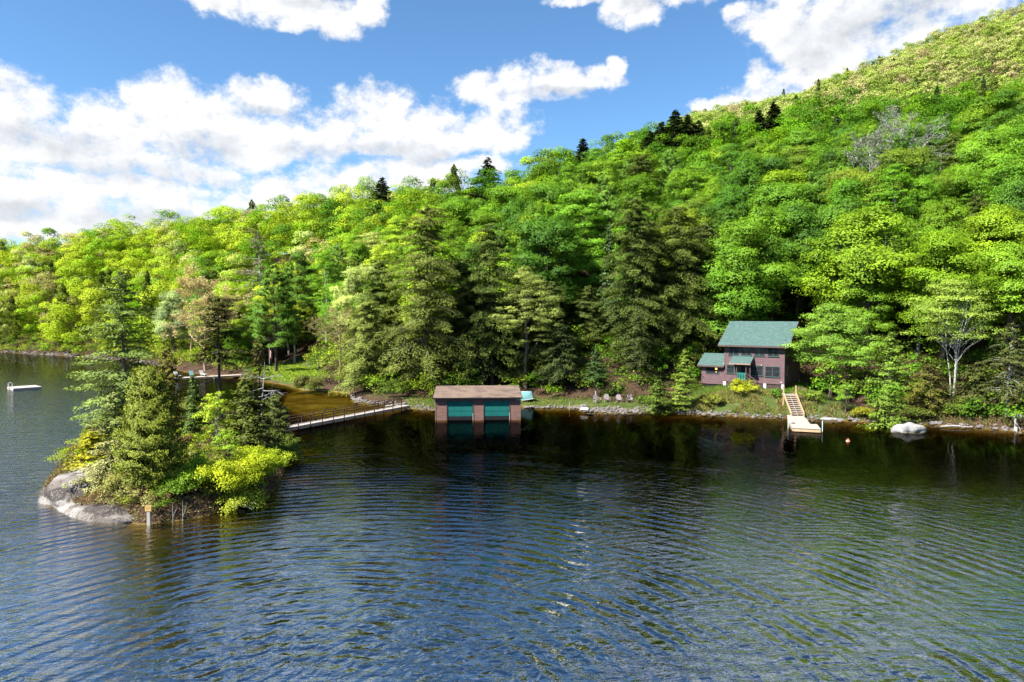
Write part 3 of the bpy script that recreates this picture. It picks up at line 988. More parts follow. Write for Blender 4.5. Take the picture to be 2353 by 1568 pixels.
LIME, YELLOW, GREEN, DEEP, PALE, OLIVE = (0.225, 0.365, 0.022), (0.290, 0.410, 0.028), (0.118, 0.250, 0.014), (0.066, 0.162, 0.014), (0.36, 0.43, 0.13), (0.140, 0.225, 0.020)  # GREEN and DEEP darkened to carry the right slope's cloud shade
HEM, HEMD, SPR, PINE, LARCH, CEDAR = (0.100, 0.145, 0.026), (0.060, 0.095, 0.020), (0.048, 0.085, 0.030), (0.100, 0.210, 0.025), (0.22, 0.31, 0.06), (0.18, 0.21, 0.028)

# prototypes shared by the hillside trees: (meshes, height, crown radius)
PB = []
for i, (H, Rr, base, cl, fl, sp, tp) in enumerate([(17, 4.9, 0.16, 84, 0.62, 0.27, 1.0), (18, 5.4, 0.15, 92, 0.58, 0.25, 0.7), (16, 4.6, 0.20, 72, 0.60, 0.29, 1.0), (19, 5.0, 0.14, 98, 0.66, 0.25, 1.3),
                                                  (15, 5.2, 0.18, 78, 0.50, 0.28, 0.6), (18, 4.4, 0.12, 88, 0.70, 0.27, 1.4), (17, 5.6, 0.18, 96, 0.55, 0.24, 0.8), (16, 4.8, 0.15, 76, 0.60, 0.28, 1.0)]):
    PB.append((broadleaf(100 + i, H, Rr, base * 0.6, int(cl * 0.8), 0.20, 1.0, min(0.9, fl + 0.2), top=tp, spread=sp * 1.2), H, Rr))
PW = []   # feathery, thinner crowns (birch, young beech)
for i in range(3):
    PW.append((broadleaf(200 + i, 17, 4.3, 0.22, 130, 0.17, 0.42, 0.5, top=1.3, spread=0.20, bark='bark_white' if i == 0 else 'bark'), 17, 4.3))
PH = [(conifer(300 + i, 20, 4.8, 0.06, 0.30, 5, 0.36, 0.06, 0.36, 0.105, 0.45, 2.9, irregular=0.5), 20, 4.6) for i in range(3)]
PS = [(conifer(330 + i, 18, 3.2, 0.06, 0.30, 5, 0.16, 0.03, 0.40, 0.18, 0.95, 1.2, kind='spruce', irregular=0.16), 18, 3.2) for i in range(2)]
PN = [(conifer(350 + i, 20, 4.4, 0.25, 0.55, 5, 0.05, 0.16, 0.55, 0.075, 0.6, 3.2, kind='pine', irregular=0.3), 20, 4.4) for i in range(2)]
PT = [(twiggy(370, 15, 4.6, 0.3, 4, 5000, 0.15, 'twig'), 15, 4.6)]

NEAR_BOXES = []   # (px x0, x1, y0, y1, depth): keep forest trees from covering these
KEEP_CLEAR = [(1608, 1842, 735, 900, 97), (985, 1215, 885, 970, 100), (575, 700, 800, 865, 138), (690, 960, 895, 1000, 108), (1330, 1460, 880, 950, 94), (1640, 2000, 860, 960, 92), (350, 520, 845, 880, 150)]
hand_xy = []


def plant(name, label, cat, meshes, H0, px, Yd, ytop=None, color=GREEN, wide=1.0, rz=None, zoff=0.0, group=None, H=None, tilt=(0, 0)):
    """a tree whose base stands at depth Yd under photo column px and whose tip reaches photo row ytop"""
    X = (px - CX) / FPX * Yd * 1.0
    z = gz(X, Yd) + zoff
    if H is None:
        H = at_y(px, ytop, Yd)[2] - z
    s = H / H0
    rz = random.Random(label).uniform(0, 6.28) if rz is None else rz
    hand_xy.append((X, Yd))
    return put_tree(name, label, cat, meshes, (X, Yd, z), color, (s * wide, s * wide, s), rz, group, tilt)


# ---- the island
plant('larch_tree', 'tall feathery larch with a straight bare trunk on the island\'s back left side', 'tree',
      conifer(401, 16, 3.9, 0.06, 0.30, 4, 0.12, 0.02, 0.36, 0.11, 0.55, 2.3, kind='larch', bark='bark', irregular=0.5, gaps=0.12), 16, 285, 62, 615, (0.15, 0.22, 0.05), 1.05)
plant('cedar_tree', 'big dense olive cedar at the front of the island behind the signpost', 'tree',
      conifer(402, 8, 2.1, 0.05, 0.11, 8, 0.0, 0.42, 0.13, 0.065, 0.55, 4.2, kind='cedar', bark='bark', irregular=0.2), 8, 345, 40.9, 846, (0.135, 0.170, 0.018), 1.05)
plant('spruce_tree', 'dark conical spruce on the right half of the island', 'tree',
      conifer(403, 7, 2.6, 0.03, 0.20, 6, 0.18, 0.05, 0.30, 0.11, 0.8, 1.8, kind='spruce', irregular=0.25), 7, 562, 52, 868, (0.090, 0.120, 0.018), 1.25)
plant('spruce_tree', 'black spruce with clumped dark crown on a long bare trunk, middle of the island', 'tree',
      conifer(404, 13, 2.1, 0.52, 0.28, 5, 0.22, 0.05, 0.34, 0.14, 0.35, 1.9, kind='spruce', irregular=0.45, gaps=0.15, dead_low=True), 13, 513, 60, 676, (0.065, 0.072, 0.015), 1.1)
plant('fir_tree', 'small green fir between the cedar and the bare-trunked spruce on the island', 'tree',
      conifer(405, 6, 1.5, 0.03, 0.20, 5, 0.12, 0.08, 0.26, 0.11, 0.9, 1.9, kind='spruce', irregular=0.2), 6, 440, 55, 862, (0.075, 0.125, 0.020), 1.0)
plant('spruce_tree', 'ragged olive spruce with dark tufts behind the snag on the island', 'tree',
      conifer(406, 10, 1.9, 0.20, 0.30, 4, 0.2, 0.04, 0.32, 0.13, 0.6, 1.7, kind='spruce', irregular=0.4, gaps=0.2, dead_low=True), 10, 596, 64, 770, (0.085, 0.085, 0.015), 1.0)
plant('spruce_tree', 'small bushy yellow-green spruce on top of the granite outcrop', 'tree',
      conifer(407, 3, 1.5, 0.0, 0.16, 6, 0.1, 0.15, 0.24, 0.10, 0.6, 2.0, kind='spruce', irregular=0.25), 3, 205, 47.0, 995, (0.26, 0.26, 0.014), 1.5)
plant('hemlock_tree', 'low pale grey-green hemlock sprawling left of the cedar', 'tree',
      conifer(408, 4, 2.6, 0.0, 0.22, 5, 0.22, 0.02, 0.34, 0.11, 0.55, 1.5, irregular=0.5, gaps=0.1), 4, 248, 43.5, 1010, (0.27, 0.28, 0.11), 1.25)
plant('hemlock_tree', 'grey-green hemlock under the larch at the island\'s left edge', 'tree',
      conifer(409, 6, 2.6, 0.02, 0.26, 5, 0.2, 0.02, 0.34, 0.12, 0.6, 1.5, irregular=0.45), 6, 262, 53, 900, (0.17, 0.22, 0.06), 1.2)
plant('cedar_tree', 'slim dark cedar at the island\'s right end beside the footbridge', 'tree',
      conifer(410, 6, 1.7, 0.02, 0.18, 5, 0.05, 0.3, 0.24, 0.11, 0.6, 1.9, kind='cedar', irregular=0.35), 6, 632, 57, 905, (0.07, 0.09, 0.02), 1.1)
plant('cedar_tree', 'olive cedar rising behind the island\'s big front cedar', 'tree',
      conifer(411, 8, 1.7, 0.04, 0.2, 5, 0.05, 0.3, 0.26, 0.12, 0.65, 1.7, kind='cedar', irregular=0.4, gaps=0.15), 8, 388, 58, 800, (0.12, 0.115, 0.02), 1.0)
plant('birch_tree', 'young yellow-leaved birch between the fir and the dark spruce on the island', 'tree',
      broadleaf(412, 5, 1.5, 0.2, 44, 0.12, 0.55, 0.6, bark='bark_white', spread=0.26), 5, 496, 51.5, 890, YELLOW, 1.0)
plant('birch_tree', 'small lime birch in front of the dark spruce on the island', 'tree',
      broadleaf(413, 4, 1.4, 0.15, 40, 0.12, 0.5, 0.55, spread=0.26), 4, 520, 47, 980, LIME, 1.1)
plant('dead_tree', 'grey dead snag with bare horizontal branches on the island', 'tree',
      twiggy(414, 7, 1.9, 0.3, 3, 0, 0.1, 'dead', droop=0.05, spread=0.5), 7, 603, 59, 800, GREEN)
plant('dead_tree', 'low grey dead tree with drooping bare twigs by the footbridge', 'tree',
      twiggy(415, 4, 1.9, 0.3, 3, 500, 0.10, 'dead', droop=0.08, spread=0.5), 4, 640, 64, 905, (0.1, 0.11, 0.03))
for k, (px, Yd, H, Rr, c, lab) in enumerate([
        (440, 41.8, 2.1, 2.0, (0.16, 0.28, 0.018), 'bright green shrub right beside the big front cedar on the island'),
        (508, 41.6, 2.5, 2.3, (0.36, 0.44, 0.018), 'broad bright yellow shrub at the front of the island'),
        (572, 44.2, 2.4, 2.0, (0.32, 0.42, 0.02), 'yellow shrub behind the broad yellow one, below the dark spruce'),
        (604, 46.0, 2.1, 1.8, (0.29, 0.39, 0.025), 'rightmost yellow-green shrub overhanging the water on the island'),
        (548, 41.6, 1.4, 1.7, (0.25, 0.31, 0.03), 'low lime shrub leaning over the island\'s front edge'),
        (405, 40.2, 1.3, 1.2, (0.10, 0.19, 0.015), 'small dark green shrub at the foot of the front cedar, right side'),
        (285, 41.0, 1.3, 1.5, (0.24, 0.25, 0.07), 'small pale scrubby shrub left of the signpost'),
        (236, 43.0, 1.2, 1.5, (0.26, 0.26, 0.09), 'pale grey-green scrub at the granite slab'),
        (655, 55.0, 2.4, 1.9, (0.10, 0.15, 0.02), 'dark green shrub on the island\'s right shore')]):
    plant('shrub', lab, 'shrub', shrub(430 + k, H, Rr, 30, 0.105, 0.75), H, px, Yd, None, c, 1.0, H=H, group='shrubs on the island')

# ---- along the main shore, left to right
plant('pine_tree', 'blue-green white pine with plumed branches beside the lakeside lawn', 'tree',
      conifer(501, 19, 4.2, 0.24, 0.5, 5, 0.04, 0.16, 0.55, 0.085, 0.6, 3.6, kind='pine', irregular=0.25), 19, 632, 124, 612, (0.085, 0.180, 0.020), 1.1)
plant('budding_tree', 'tan pinkish budding tree with fine upright twigs behind the island', 'tree',
      twiggy(502, 16, 5.2, 0.2, 4, 14000, 0.18, 'twig', spread=0.38, first=16), 16, 470, 136, 625, (0.50, 0.42, 0.22), 1.2)
plant('hemlock_tree', 'grey-brown thin hemlock on the slope behind the white pine', 'tree',
      conifer(503, 20, 4.6, 0.2, 0.4, 4, 0.2, 0.04, 0.42, 0.13, 0.7, 0.9, irregular=0.4, gaps=0.15, bark='dead'), 20, 596, 150, 530, (0.15, 0.145, 0.075), 1.0)
plant('hemlock_tree', 'pale drooping hemlock on the cove shore left of the footbridge landing', 'tree',
      conifer(504, 15, 5.0, 0.08, 0.30, 5, 0.40, 0.04, 0.36, 0.105, 0.42, 2.9, irregular=0.5), 15, 838, 99, 690, (0.18, 0.23, 0.045), 1.0)
plant('hemlock_tree', 'tall shaggy hemlock with pale dead limbs left behind the boathouse', 'tree',
      conifer(505, 25, 5.6, 0.08, 0.33, 5, 0.40, 0.05, 0.36, 0.105, 0.40, 2.9, irregular=0.55, gaps=0.08, bark='bark'), 25, 972, 97, 470, (0.125, 0.160, 0.030), 1.05)
plant('hemlock_tree', 'dark hemlock directly behind the boathouse roof', 'tree',
      conifer(506, 23, 5.0, 0.08, 0.33, 5, 0.38, 0.05, 0.36, 0.105, 0.42, 2.9, irregular=0.55), 23, 1128, 100, 512, (0.085, 0.125, 0.022), 1.0)
plant('hemlock_tree', 'tall olive hemlock above the four chairs, left of a matching wider one', 'tree',
      conifer(507, 26, 5.2, 0.10, 0.33, 5, 0.38, 0.05, 0.36, 0.105, 0.42, 2.9, irregular=0.5), 26, 1458, 99, 452, (0.085, 0.125, 0.022), 1.0)
plant('hemlock_tree', 'wide layered olive hemlock left of the cabin', 'tree',
      conifer(508, 25, 6.4, 0.08, 0.33, 5, 0.40, 0.05, 0.36, 0.105, 0.42, 2.9, irregular=0.5), 25, 1560, 102, 472, (0.105, 0.145, 0.025), 1.0)
plant('hemlock_tree', 'low dark hemlock between the boathouse and the chairs', 'tree',
      conifer(509, 13, 5.0, 0.10, 0.30, 5, 0.28, 0.05, 0.44, 0.18, 0.62, 1.4, irregular=0.35), 13, 1292, 96, 735, (0.046, 0.070, 0.018), 1.0)
plant('fir_tree', 'small deep green fir on a bare pale trunk behind the leftmost chair', 'tree',
      conifer(510, 9, 2.6, 0.30, 0.26, 5, 0.15, 0.06, 0.36, 0.15, 0.8, 1.4, kind='spruce', bark='dead', irregular=0.2), 9, 1368, 91, 800, (0.045, 0.090, 0.020), 1.0)
plant('hemlock_tree', 'half-hidden dark hemlock behind the middle chairs', 'tree',
      conifer(511, 14, 4.0, 0.28, 0.32, 4, 0.3, 0.05, 0.42, 0.16, 0.65, 1.0, irregular=0.35), 14, 1462, 93.5, 720, (0.056, 0.080, 0.018), 1.0)
for k, (px, Yd, H, lab) in enumerate([
        (1058, 101, 17, 'shorter dark hemlock between the two tall ones behind the boathouse'), (1215, 102, 15, 'squat dark hemlock behind the overturned rowboat'),
        (1500, 105, 20, 'dark hemlock in the gap between the two tall olive hemlocks'),
        (1618, 106, 21, 'dark hemlock just above the cabin\'s left wing'), (1350, 108, 10, 'dark hemlock under the big maple\'s forked trunk'),
        (912, 104, 10, 'dark hemlock on the shore behind the footbridge rails'), (1270, 106, 12, 'dark hemlock left of the big maple\'s trunk')]):
    plant('hemlock_tree', lab, 'tree', PH[k % 3][0], 20, px, Yd, None, (0.085, 0.120, 0.026), 1.12, H=H)
plant('birch_tree', 'feathery pale green birch leaning out right of the boathouse hemlocks', 'tree',
      broadleaf(512, 18, 6.0, 0.2, 150, 0.16, 0.34, 0.42, top=0.8, spread=0.17, bark='bark'), 18, 1208, 98, 598, (0.22, 0.28, 0.06), 1.0)
plant('maple_tree', 'big spreading green maple with forked pale trunk right of the boathouse', 'tree',
      broadleaf(513, 24, 8.2, 0.36, 130, 0.24, 1.0, 0.5, top=0.7, spread=0.19, stems=2), 24, 1328, 124, 428, (0.145, 0.320, 0.018), 1.0)
plant('larch_tree', 'light green young larch against the cabin\'s left wing', 'tree',
      conifer(514, 10, 2.7, 0.02, 0.24, 5, 0.10, 0.12, 0.30, 0.12, 0.8, 1.5, kind='larch', bark='bark', irregular=0.35), 10, 1572, 82.0, 800, (0.17, 0.25, 0.03), 1.0)
plant('fir_tree', 'small yellow-green fir at the shore right of the chairs', 'tree',
      conifer(515, 5, 2.2, 0.0, 0.2, 5, 0.12, 0.1, 0.28, 0.12, 0.75, 1.7, kind='spruce', irregular=0.3), 5, 1512, 82.0, 868, (0.10, 0.155, 0.020), 1.0)
plant('beech_tree', 'leafy light green tree at the cabin\'s right corner above the dock stairs', 'tree',
      broadleaf(516, 12, 5.0, 0.12, 150, 0.16, 0.62, 0.55, top=0.9, spread=0.19), 12, 1912, 85, 688, (0.165, 0.300, 0.035), 1.08)
plant('larch_tree', 'conical light green tree left of the white birch clump', 'tree',
      conifer(517, 9, 3.0, 0.05, 0.22, 5, 0.10, 0.14, 0.28, 0.12, 0.75, 1.6, kind='larch', bark='bark', irregular=0.35), 9, 2046, 80, 762, (0.165, 0.280, 0.035), 1.0)
plant('birch_tree', 'clump of slender white birch stems with thin leafy top above the boulder', 'tree',
      broadleaf(518, 15, 5.6, 0.30, 130, 0.17, 0.32, 0.5, top=0.9, spread=0.18, stems=5, bark='bark_white'), 15, 2188, 80, 632, (0.21, 0.31, 0.045), 1.05)
plant('spruce_tree', 'narrow dark spruce standing above the cabin\'s right corner', 'tree',
      conifer(519, 18, 3.0, 0.06, 0.3, 5, 0.16, 0.03, 0.4, 0.17, 0.9, 1.3, kind='spruce', irregular=0.2), 18, 1926, 103, 556, (0.040, 0.058, 0.020), 1.0)
plant('spruce_tree', 'dark blue-green spruce with layered boughs behind the conical light tree', 'tree',
      conifer(520, 19, 3.6, 0.06, 0.3, 5, 0.14, 0.03, 0.4, 0.17, 0.9, 1.4, kind='spruce', irregular=0.18), 19, 2042, 98, 530, (0.034, 0.062, 0.026), 1.0)
plant('hemlock_tree', 'olive hemlock with pale leaning trunk at the far right water edge', 'tree',
      conifer(521, 14, 4.2, 0.22, 0.28, 4, 0.30, 0.05, 0.40, 0.16, 0.62, 1.2, irregular=0.35, bark='dead'), 14, 2318, 71.5, 742, (0.078, 0.095, 0.022), 1.0, tilt=(0.0, 0.03))
plant('hemlock_tree', 'bushy dark hemlock behind the leaning trunk at the right edge', 'tree',
      conifer(522, 15, 4.2, 0.08, 0.30, 4, 0.28, 0.05, 0.42, 0.16, 0.62, 1.2, irregular=0.35), 15, 2290, 80, 760, (0.055, 0.075, 0.018), 1.0)
plant('hemlock_tree', 'brown-green low hemlock beneath the white birch clump', 'tree',
      conifer(523, 6.5, 3.2, 0.05, 0.24, 5, 0.25, 0.05, 0.32, 0.13, 0.6, 1.4, irregular=0.4), 6.5, 2142, 75, 838, (0.110, 0.115, 0.020), 1.1)
plant('hemlock_tree', 'dark low hemlock right of the boulder\'s shore', 'tree',
      conifer(524, 7, 3.0, 0.05, 0.24, 5, 0.25, 0.05, 0.34, 0.13, 0.6, 1.4, irregular=0.4), 7, 2250, 74, 830, (0.072, 0.092, 0.020), 1.1)
plant('fir_tree', 'slender bright green fir drooping over the water right of the dock', 'tree',
      conifer(525, 3.4, 2.6, 0.0, 0.18, 5, 0.22, 0.1, 0.28, 0.11, 0.5, 1.7, kind='larch', irregular=0.4), 3.4, 2045, 72.5, 905, (0.125, 0.205, 0.024), 1.0)
plant('sapling_tree', 'thin curved pale sapling on the bank right of the dock', 'tree',
      broadleaf(526, 4, 1.3, 0.3, 34, 0.13, 0.8, 0.6, bark='bark', spread=0.3), 4, 1948, 76.5, 880, (0.16, 0.29, 0.03), 1.1)
for k, (px, Yd, H, Rr, c, lab) in enumerate([
        (1706, 83.0, 2.1, 1.9, (0.30, 0.34, 0.018), 'bright yellow-green shrub in front of the cabin porch'),
        (1640, 82.0, 1.5, 1.5, (0.17, 0.20, 0.03), 'low olive shrub at the bank edge left of the porch'),
        (1790, 81.5, 1.0, 1.3, (0.09, 0.19, 0.02), 'low green shrub left of the dock stairs'),
        (1868, 80.0, 1.4, 1.5, (0.14, 0.21, 0.03), 'leafy green shrub right of the dock stairs'),
        (1485, 84.5, 1.2, 1.3, (0.10, 0.17, 0.02), 'low green shrub beside the rightmost chair'),
        (1990, 75.5, 1.0, 1.4, (0.22, 0.23, 0.02), 'low yellow-green shrub on the water edge right of the dock'),
        (905, 92.0, 2.6, 1.9, (0.13, 0.21, 0.02), 'leafy lime shrub behind the footbridge landing'),
        (700, 103.0, 3.0, 2.6, (0.12, 0.13, 0.03), 'olive shrub on the left bank of the cove'),
        (2110, 73.8, 1.5, 1.8, (0.10, 0.13, 0.02), 'olive shrub on the shore left of the boulder'),
        (2210, 73.0, 1.6, 1.7, (0.10, 0.17, 0.02), 'green shrub on the shore right of the boulder')]):
    plant('shrub', lab, 'shrub', shrub(560 + k, H, Rr, 28, 0.15, 0.8), H, px, Yd, None, c, 1.0, H=H, group='shrubs along the main shore')

# ---- marked trees on the slope and ridge
for k, (px, Yd, yt, lab) in enumerate([
        (1492, 192, 300, 'leftmost dark spruce of the cluster on the ridge'), (1512, 195, 278, 'dark spruce second from the left in the ridge cluster'),
        (1546, 197, 252, 'tallest dark spruce of the cluster on the ridge'), (1580, 200, 262, 'dark spruce right of the tallest one in the ridge cluster'),
        (1600, 202, 276, 'rightmost dark spruce of the cluster on the ridge'), (1340, 196, 316, 'lone dark spruce tip on the ridge above the big maple'),
        (1124, 200, 360, 'tiny dark spruce tip on the ridge above the boathouse'), (880, 203, 405, 'spindly dark spruce on the skyline above the footbridge'),
        (1770, 203, 232, 'dark bushy spruce on the ridge above the cabin'), (1740, 204, 250, 'dark spruce left of the bushy one on the ridge above the cabin'),
        (268, 196, 700, 'short dark spruce near the far left shore')]):
    plant('spruce_tree', lab, 'tree', PS[k % 2][0], 18, px, Yd, yt, (0.034, 0.058, 0.022), 2.5, group='dark spruces on the ridge')
plant('dead_tree', 'bare silver-grey tree, the larger of two high on the right slope', 'tree', twiggy(540, 17, 6.5, 0.2, 4, 3500, 0.2, 'dead', spread=0.45, first=12), 17, 2062, 142, 250, (0.19, 0.21, 0.20))
plant('dead_tree', 'bare silver-grey tree, the smaller of two high on the right slope', 'tree', twiggy(541, 14, 4.6, 0.2, 4, 4500, 0.2, 'dead', spread=0.45, first=12), 14, 1990, 138, 302, (0.19, 0.22, 0.18))

# ---- the wooded slope: one tree per place, the ones showing largest stand as things, the rest as one far wood
rngF = np.random.default_rng(77)


def scatter():
    pts = []
    sp = 6.7
    for gy_ in np.arange(84, 292, sp):
        for gx_ in np.arange(-235, 190, sp):
            if gy_ > 236 and gx_ > -40: continue
            x = gx_ + rngF.uniform(-0.42, 0.42) * sp + (sp / 2 if int(gy_ / sp) % 2 else 0); y = gy_ + rngF.uniform(-0.42, 0.42) * sp
            pts.append((x, y))
    pts = np.array(pts)
    pts = pts[np.abs(pts[:, 0]) < pts[:, 1] * 0.84 + 6]
    s = sdist(pts[:, 0], pts[:, 1], LAND)
    pts, s = pts[s > 1.6], s[s > 1.6]
    z = ground(pts[:, 0], pts[:, 1])
    return pts, s, z


pts, sD, zD = scatter()
H_all = rngF.uniform(13.0, 21.5, len(pts))
keep = []
hx = np.array(hand_xy)
for i, (x, y) in enumerate(pts):
    p0 = px_of(np.array([[x, y, zD[i]], [x, y, zD[i] + H_all[i]]]))
    half = 5.0 * FPX / y
    bad = False
    for (x0, x1, y0, y1, dep) in KEEP_CLEAR:
        if y < dep and p0[0, 0] + half > x0 and p0[0, 0] - half < x1 and p0[0, 1] > y0 and p0[1, 1] < y1: bad = True
    dm = np.hypot(hx[:, 0] - x, hx[:, 1] - y).min()
    if dm < 4.2: bad = True
    # open lawn and the clearing around the cabin
    if 560 < p0[0, 0] < 720 and y < 138 and sD[i] < 26: bad = True
    if 1600 < p0[0, 0] < 1860 and y < 101: bad = True
    if 1000 < p0[0, 0] < 1480 and y < 97: bad = True
    if not bad: keep.append(i)
pts, sD, zD, H_all = pts[keep], sD[keep], zD[keep], H_all[keep]
pj = px_of(np.c_[pts, zD + H_all * 0.75])
ok = (pj[:, 0] > -60) & (pj[:, 0] < 2413)
order = np.argsort(np.where(ok, pts[:, 1], 1e6))
N_IND = 232
ind = list(order[:N_IND])
rest = [i for i in order[N_IND:]]


def choose(i):
    """kind, colour word and colour for the tree at place i"""
    x, y = pts[i]; p = pj[i, 0]; r = rngF.random(); s = sD[i]
    lit = np.interp(p, [300, 700, 1000, 1300], [1, 0.85, 0.35, 0.0])  # sunny left and shaded right put into leaf colour by column
    pcon = (0.05 if p < 1100 else 0.09) + (0.14 if s < 14 and not 560 < p < 960 else 0) + (0.10 if 950 < p < 1700 and y < 125 else 0)
    if r < pcon:
        if rngF.random() < 0.75:
            return 'hemlock', 'olive', np.array(HEM) * rngF.uniform(0.75, 1.35)
        return 'spruce', 'dark', np.array(SPR) * rngF.uniform(0.8, 1.4)
    if r < pcon + 0.05: return 'pine', 'blue-green', np.array(PINE) * rngF.uniform(0.8, 1.2)
    if r < pcon + 0.05 + 0.06 * lit: return 'budding', 'tan', np.array((0.34, 0.32, 0.13)) * rngF.uniform(0.8, 1.2)
    k = rngF.random()
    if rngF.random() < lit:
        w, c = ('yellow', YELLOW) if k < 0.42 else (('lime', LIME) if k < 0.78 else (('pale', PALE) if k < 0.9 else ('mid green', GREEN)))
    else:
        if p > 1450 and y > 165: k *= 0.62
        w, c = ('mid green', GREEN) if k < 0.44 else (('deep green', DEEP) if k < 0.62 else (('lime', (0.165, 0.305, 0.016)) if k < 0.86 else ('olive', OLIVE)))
    c = np.array(c) * rngF.uniform(0.85, 1.15) * np.array([rngF.uniform(0.88, 1.14), 1, rngF.uniform(0.8, 1.3)])
    return ('birch' if rngF.random() < 0.28 else 'maple'), w, c


def zone(p):
    for lim, w in ((60, 'at the left edge'), (230, 'on the far left shore'), (420, 'beyond the tall larch'), (560, 'behind the tan tree'), (720, 'around the lakeside lawn'),
                   (900, 'above the footbridge'), (1060, 'above the boathouse doors'), (1210, 'above the overturned rowboat'), (1400, 'around the big maple'), (1560, 'above the four chairs'), (1700, 'above the cabin wing'),
                   (1850, 'above the cabin roof'), (2010, 'above the dock stairs'), (2170, 'above the boulder')):
        if p < lim: return w
    return 'at the right edge'


def row(i):
    x, y = pts[i]
    t = sD[i]
    return 'by the water' if t < 9 else 'low' if t < 30 else 'midway up' if t < 60 else 'high up' if t < 90 else 'near the crest'


ORD = ['leftmost'] + [w + ' from left' for w in ('second', 'third', 'fourth', 'fifth', 'sixth', 'seventh', 'eighth', 'ninth', 'tenth', 'eleventh', 'twelfth')]
NUM = {2: 'two', 3: 'three', 4: 'four', 5: 'five', 6: 'six', 7: 'seven', 8: 'eight', 9: 'nine'}
chosen = {i: choose(i) for i in ind}
cells = {}
for i in ind:
    k, w, c = chosen[i]
    cells.setdefault((k, w, row(i), zone(pj[i, 0])), []).append(i)
labels = {}
for (k, w, rw, zn), mem in cells.items():
    mem.sort(key=lambda i: pj[i, 0])
    for n, i in enumerate(mem):
        base = f'{w} {k if k != "budding" else "budding tree"} {rw} {zn}'
        labels[i] = base if len(mem) == 1 else f'{base}, {ORD[n]} of {NUM.get(len(mem), "many")}'
for i in ind:
    k, w, c = chosen[i]
    x, y = pts[i]
    P = {'maple': PB, 'birch': PW, 'hemlock': PH, 'spruce': PS, 'pine': PN, 'budding': PT}[k]
    meshes, H0, R0 = P[rngF.integers(0, len(P))]
    Hh = H_all[i] * (1.05 if k in ('hemlock', 'pine') else 1.0)
    if sD[i] < 10: Hh *= rngF.uniform(0.55, 0.95)
    s = Hh / H0
    wdt = rngF.uniform(0.85, 1.3)
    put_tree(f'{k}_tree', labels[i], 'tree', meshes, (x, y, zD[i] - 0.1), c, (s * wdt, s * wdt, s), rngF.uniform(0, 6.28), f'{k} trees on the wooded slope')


def wood(name, P, Z, Hs, Rs, cols, con, nleaf, leaf):
    """many far crowns in one mesh"""
    Vs, Fs, Ts, Cs, SNs, o = [], [], [], [], [], 0
    rng = np.random.default_rng(5)
    for (x, y), z, H, r, c, cn in zip(P, Z, Hs, Rs, cols, con):
        n = nleaf
        if cn:
            t = rng.random(n) ** 0.75
            a = rng.uniform(0, 6.28, n); rr = r * 0.95 * (1 - t) ** 0.7 * rng.uniform(0.5, 1.1, n) * (0.75 + 0.25 * np.sin(t * 42))
            p = np.stack([x + rr * np.cos(a), y + rr * np.sin(a), z + H * (0.1 + 0.92 * t)], 1)
            nr = np.stack([np.cos(a) * 0.5, np.sin(a) * 0.5, np.ones(n)], 1) + rng.normal(0, 0.35, (n, 3))
        else:
            k = 18
            d = unit(rng.normal(size=(k, 3))); d[:, 2] = d[:, 2] * 0.95
            cc = np.array([x, y, z + H * 0.48]) + d * np.array([r * 0.7, r * 0.7, H * 0.42])
            j = rng.integers(0, k, n)
            dd = unit(rng.normal(size=(n, 3))); dd[:, 2] = np.where(dd[:, 2] < -0.2, -dd[:, 2], dd[:, 2])
            p = cc[j] + dd * (r * 0.42 * rng.uniform(0.7, 1.1, n))[:, None] * np.array([1, 1, 0.75])
            cd = unit(p - np.array([x, y, z + H * 0.4]))
            nr = dd * 0.85 + cd * 0.45 + np.array([0, 0, 0.15]) + rng.normal(0, 0.14, (n, 3))
        nr = unit(nr); SNs.append(nr)
        V, F, T = leaves(rng, p, nr + rng.normal(0, 0.22, (n, 3)), leaf * rng.uniform(0.7, 1.3, n), leaf * 0.8, tint=0.35 + 0.3 * rng.random(n))
        Vs.append(V); Fs.append(F + o); Ts.append(T); Cs.append(np.repeat(c[None], len(V), 0)); o += len(V)
    me = np_mesh(name, np.concatenate(Vs), np.concatenate(Fs), M['forest'], np.concatenate(Ts), np.concatenate(Cs), sn=np.concatenate(SNs))
    return tag(link(name, me), kind='stuff')


def undergrowth(name, label, P, hs, rs, cols, nleaf, leaf, seed):
    """bushes, saplings and low boughs that fill the ground between the trunks"""
    rng = np.random.default_rng(seed)
    P = np.asarray(P); Z = ground(P[:, 0], P[:, 1])
    n = nleaf
    Vs, Fs, Ts, Cs, SNs, o = [], [], [], [], [], 0
    for (x, y), z, h, r, c in zip(P, Z, hs, rs, cols):
        k = 7
        d = unit(rng.normal(size=(k, 3))); d[:, 2] = np.abs(d[:, 2])
        cc = np.array([x, y, z + h * 0.25]) + d * np.array([r * 0.75, r * 0.75, h * 0.6])
        j = rng.integers(0, k, n)
        dd = unit(rng.normal(size=(n, 3))); dd[:, 2] = np.where(dd[:, 2] < -0.3, -dd[:, 2], dd[:, 2])
        p = cc[j] + dd * (r * 0.42 * rng.uniform(0.4, 1.15, n))[:, None] * np.array([1, 1, 0.7])
        p[:, 2] = np.maximum(p[:, 2], z + 0.05)
        nr = unit(dd * 0.75 + np.array([0, 0, 0.45]) + rng.normal(0, 0.15, (n, 3))); SNs.append(nr)
        V, F, T = leaves(rng, p, nr + rng.normal(0, 0.3, (n, 3)), leaf * rng.uniform(0.7, 1.35, n), leaf * 0.72)
        Vs.append(V); Fs.append(F + o); Ts.append(T); Cs.append(np.repeat(c[None], len(V), 0)); o += len(V)
    me = np_mesh(name, np.concatenate(Vs), np.concatenate(Fs), M['forest'], np.concatenate(Ts), np.concatenate(Cs), sn=np.concatenate(SNs))
    tag(link(name, me), label, 'undergrowth', kind='stuff')


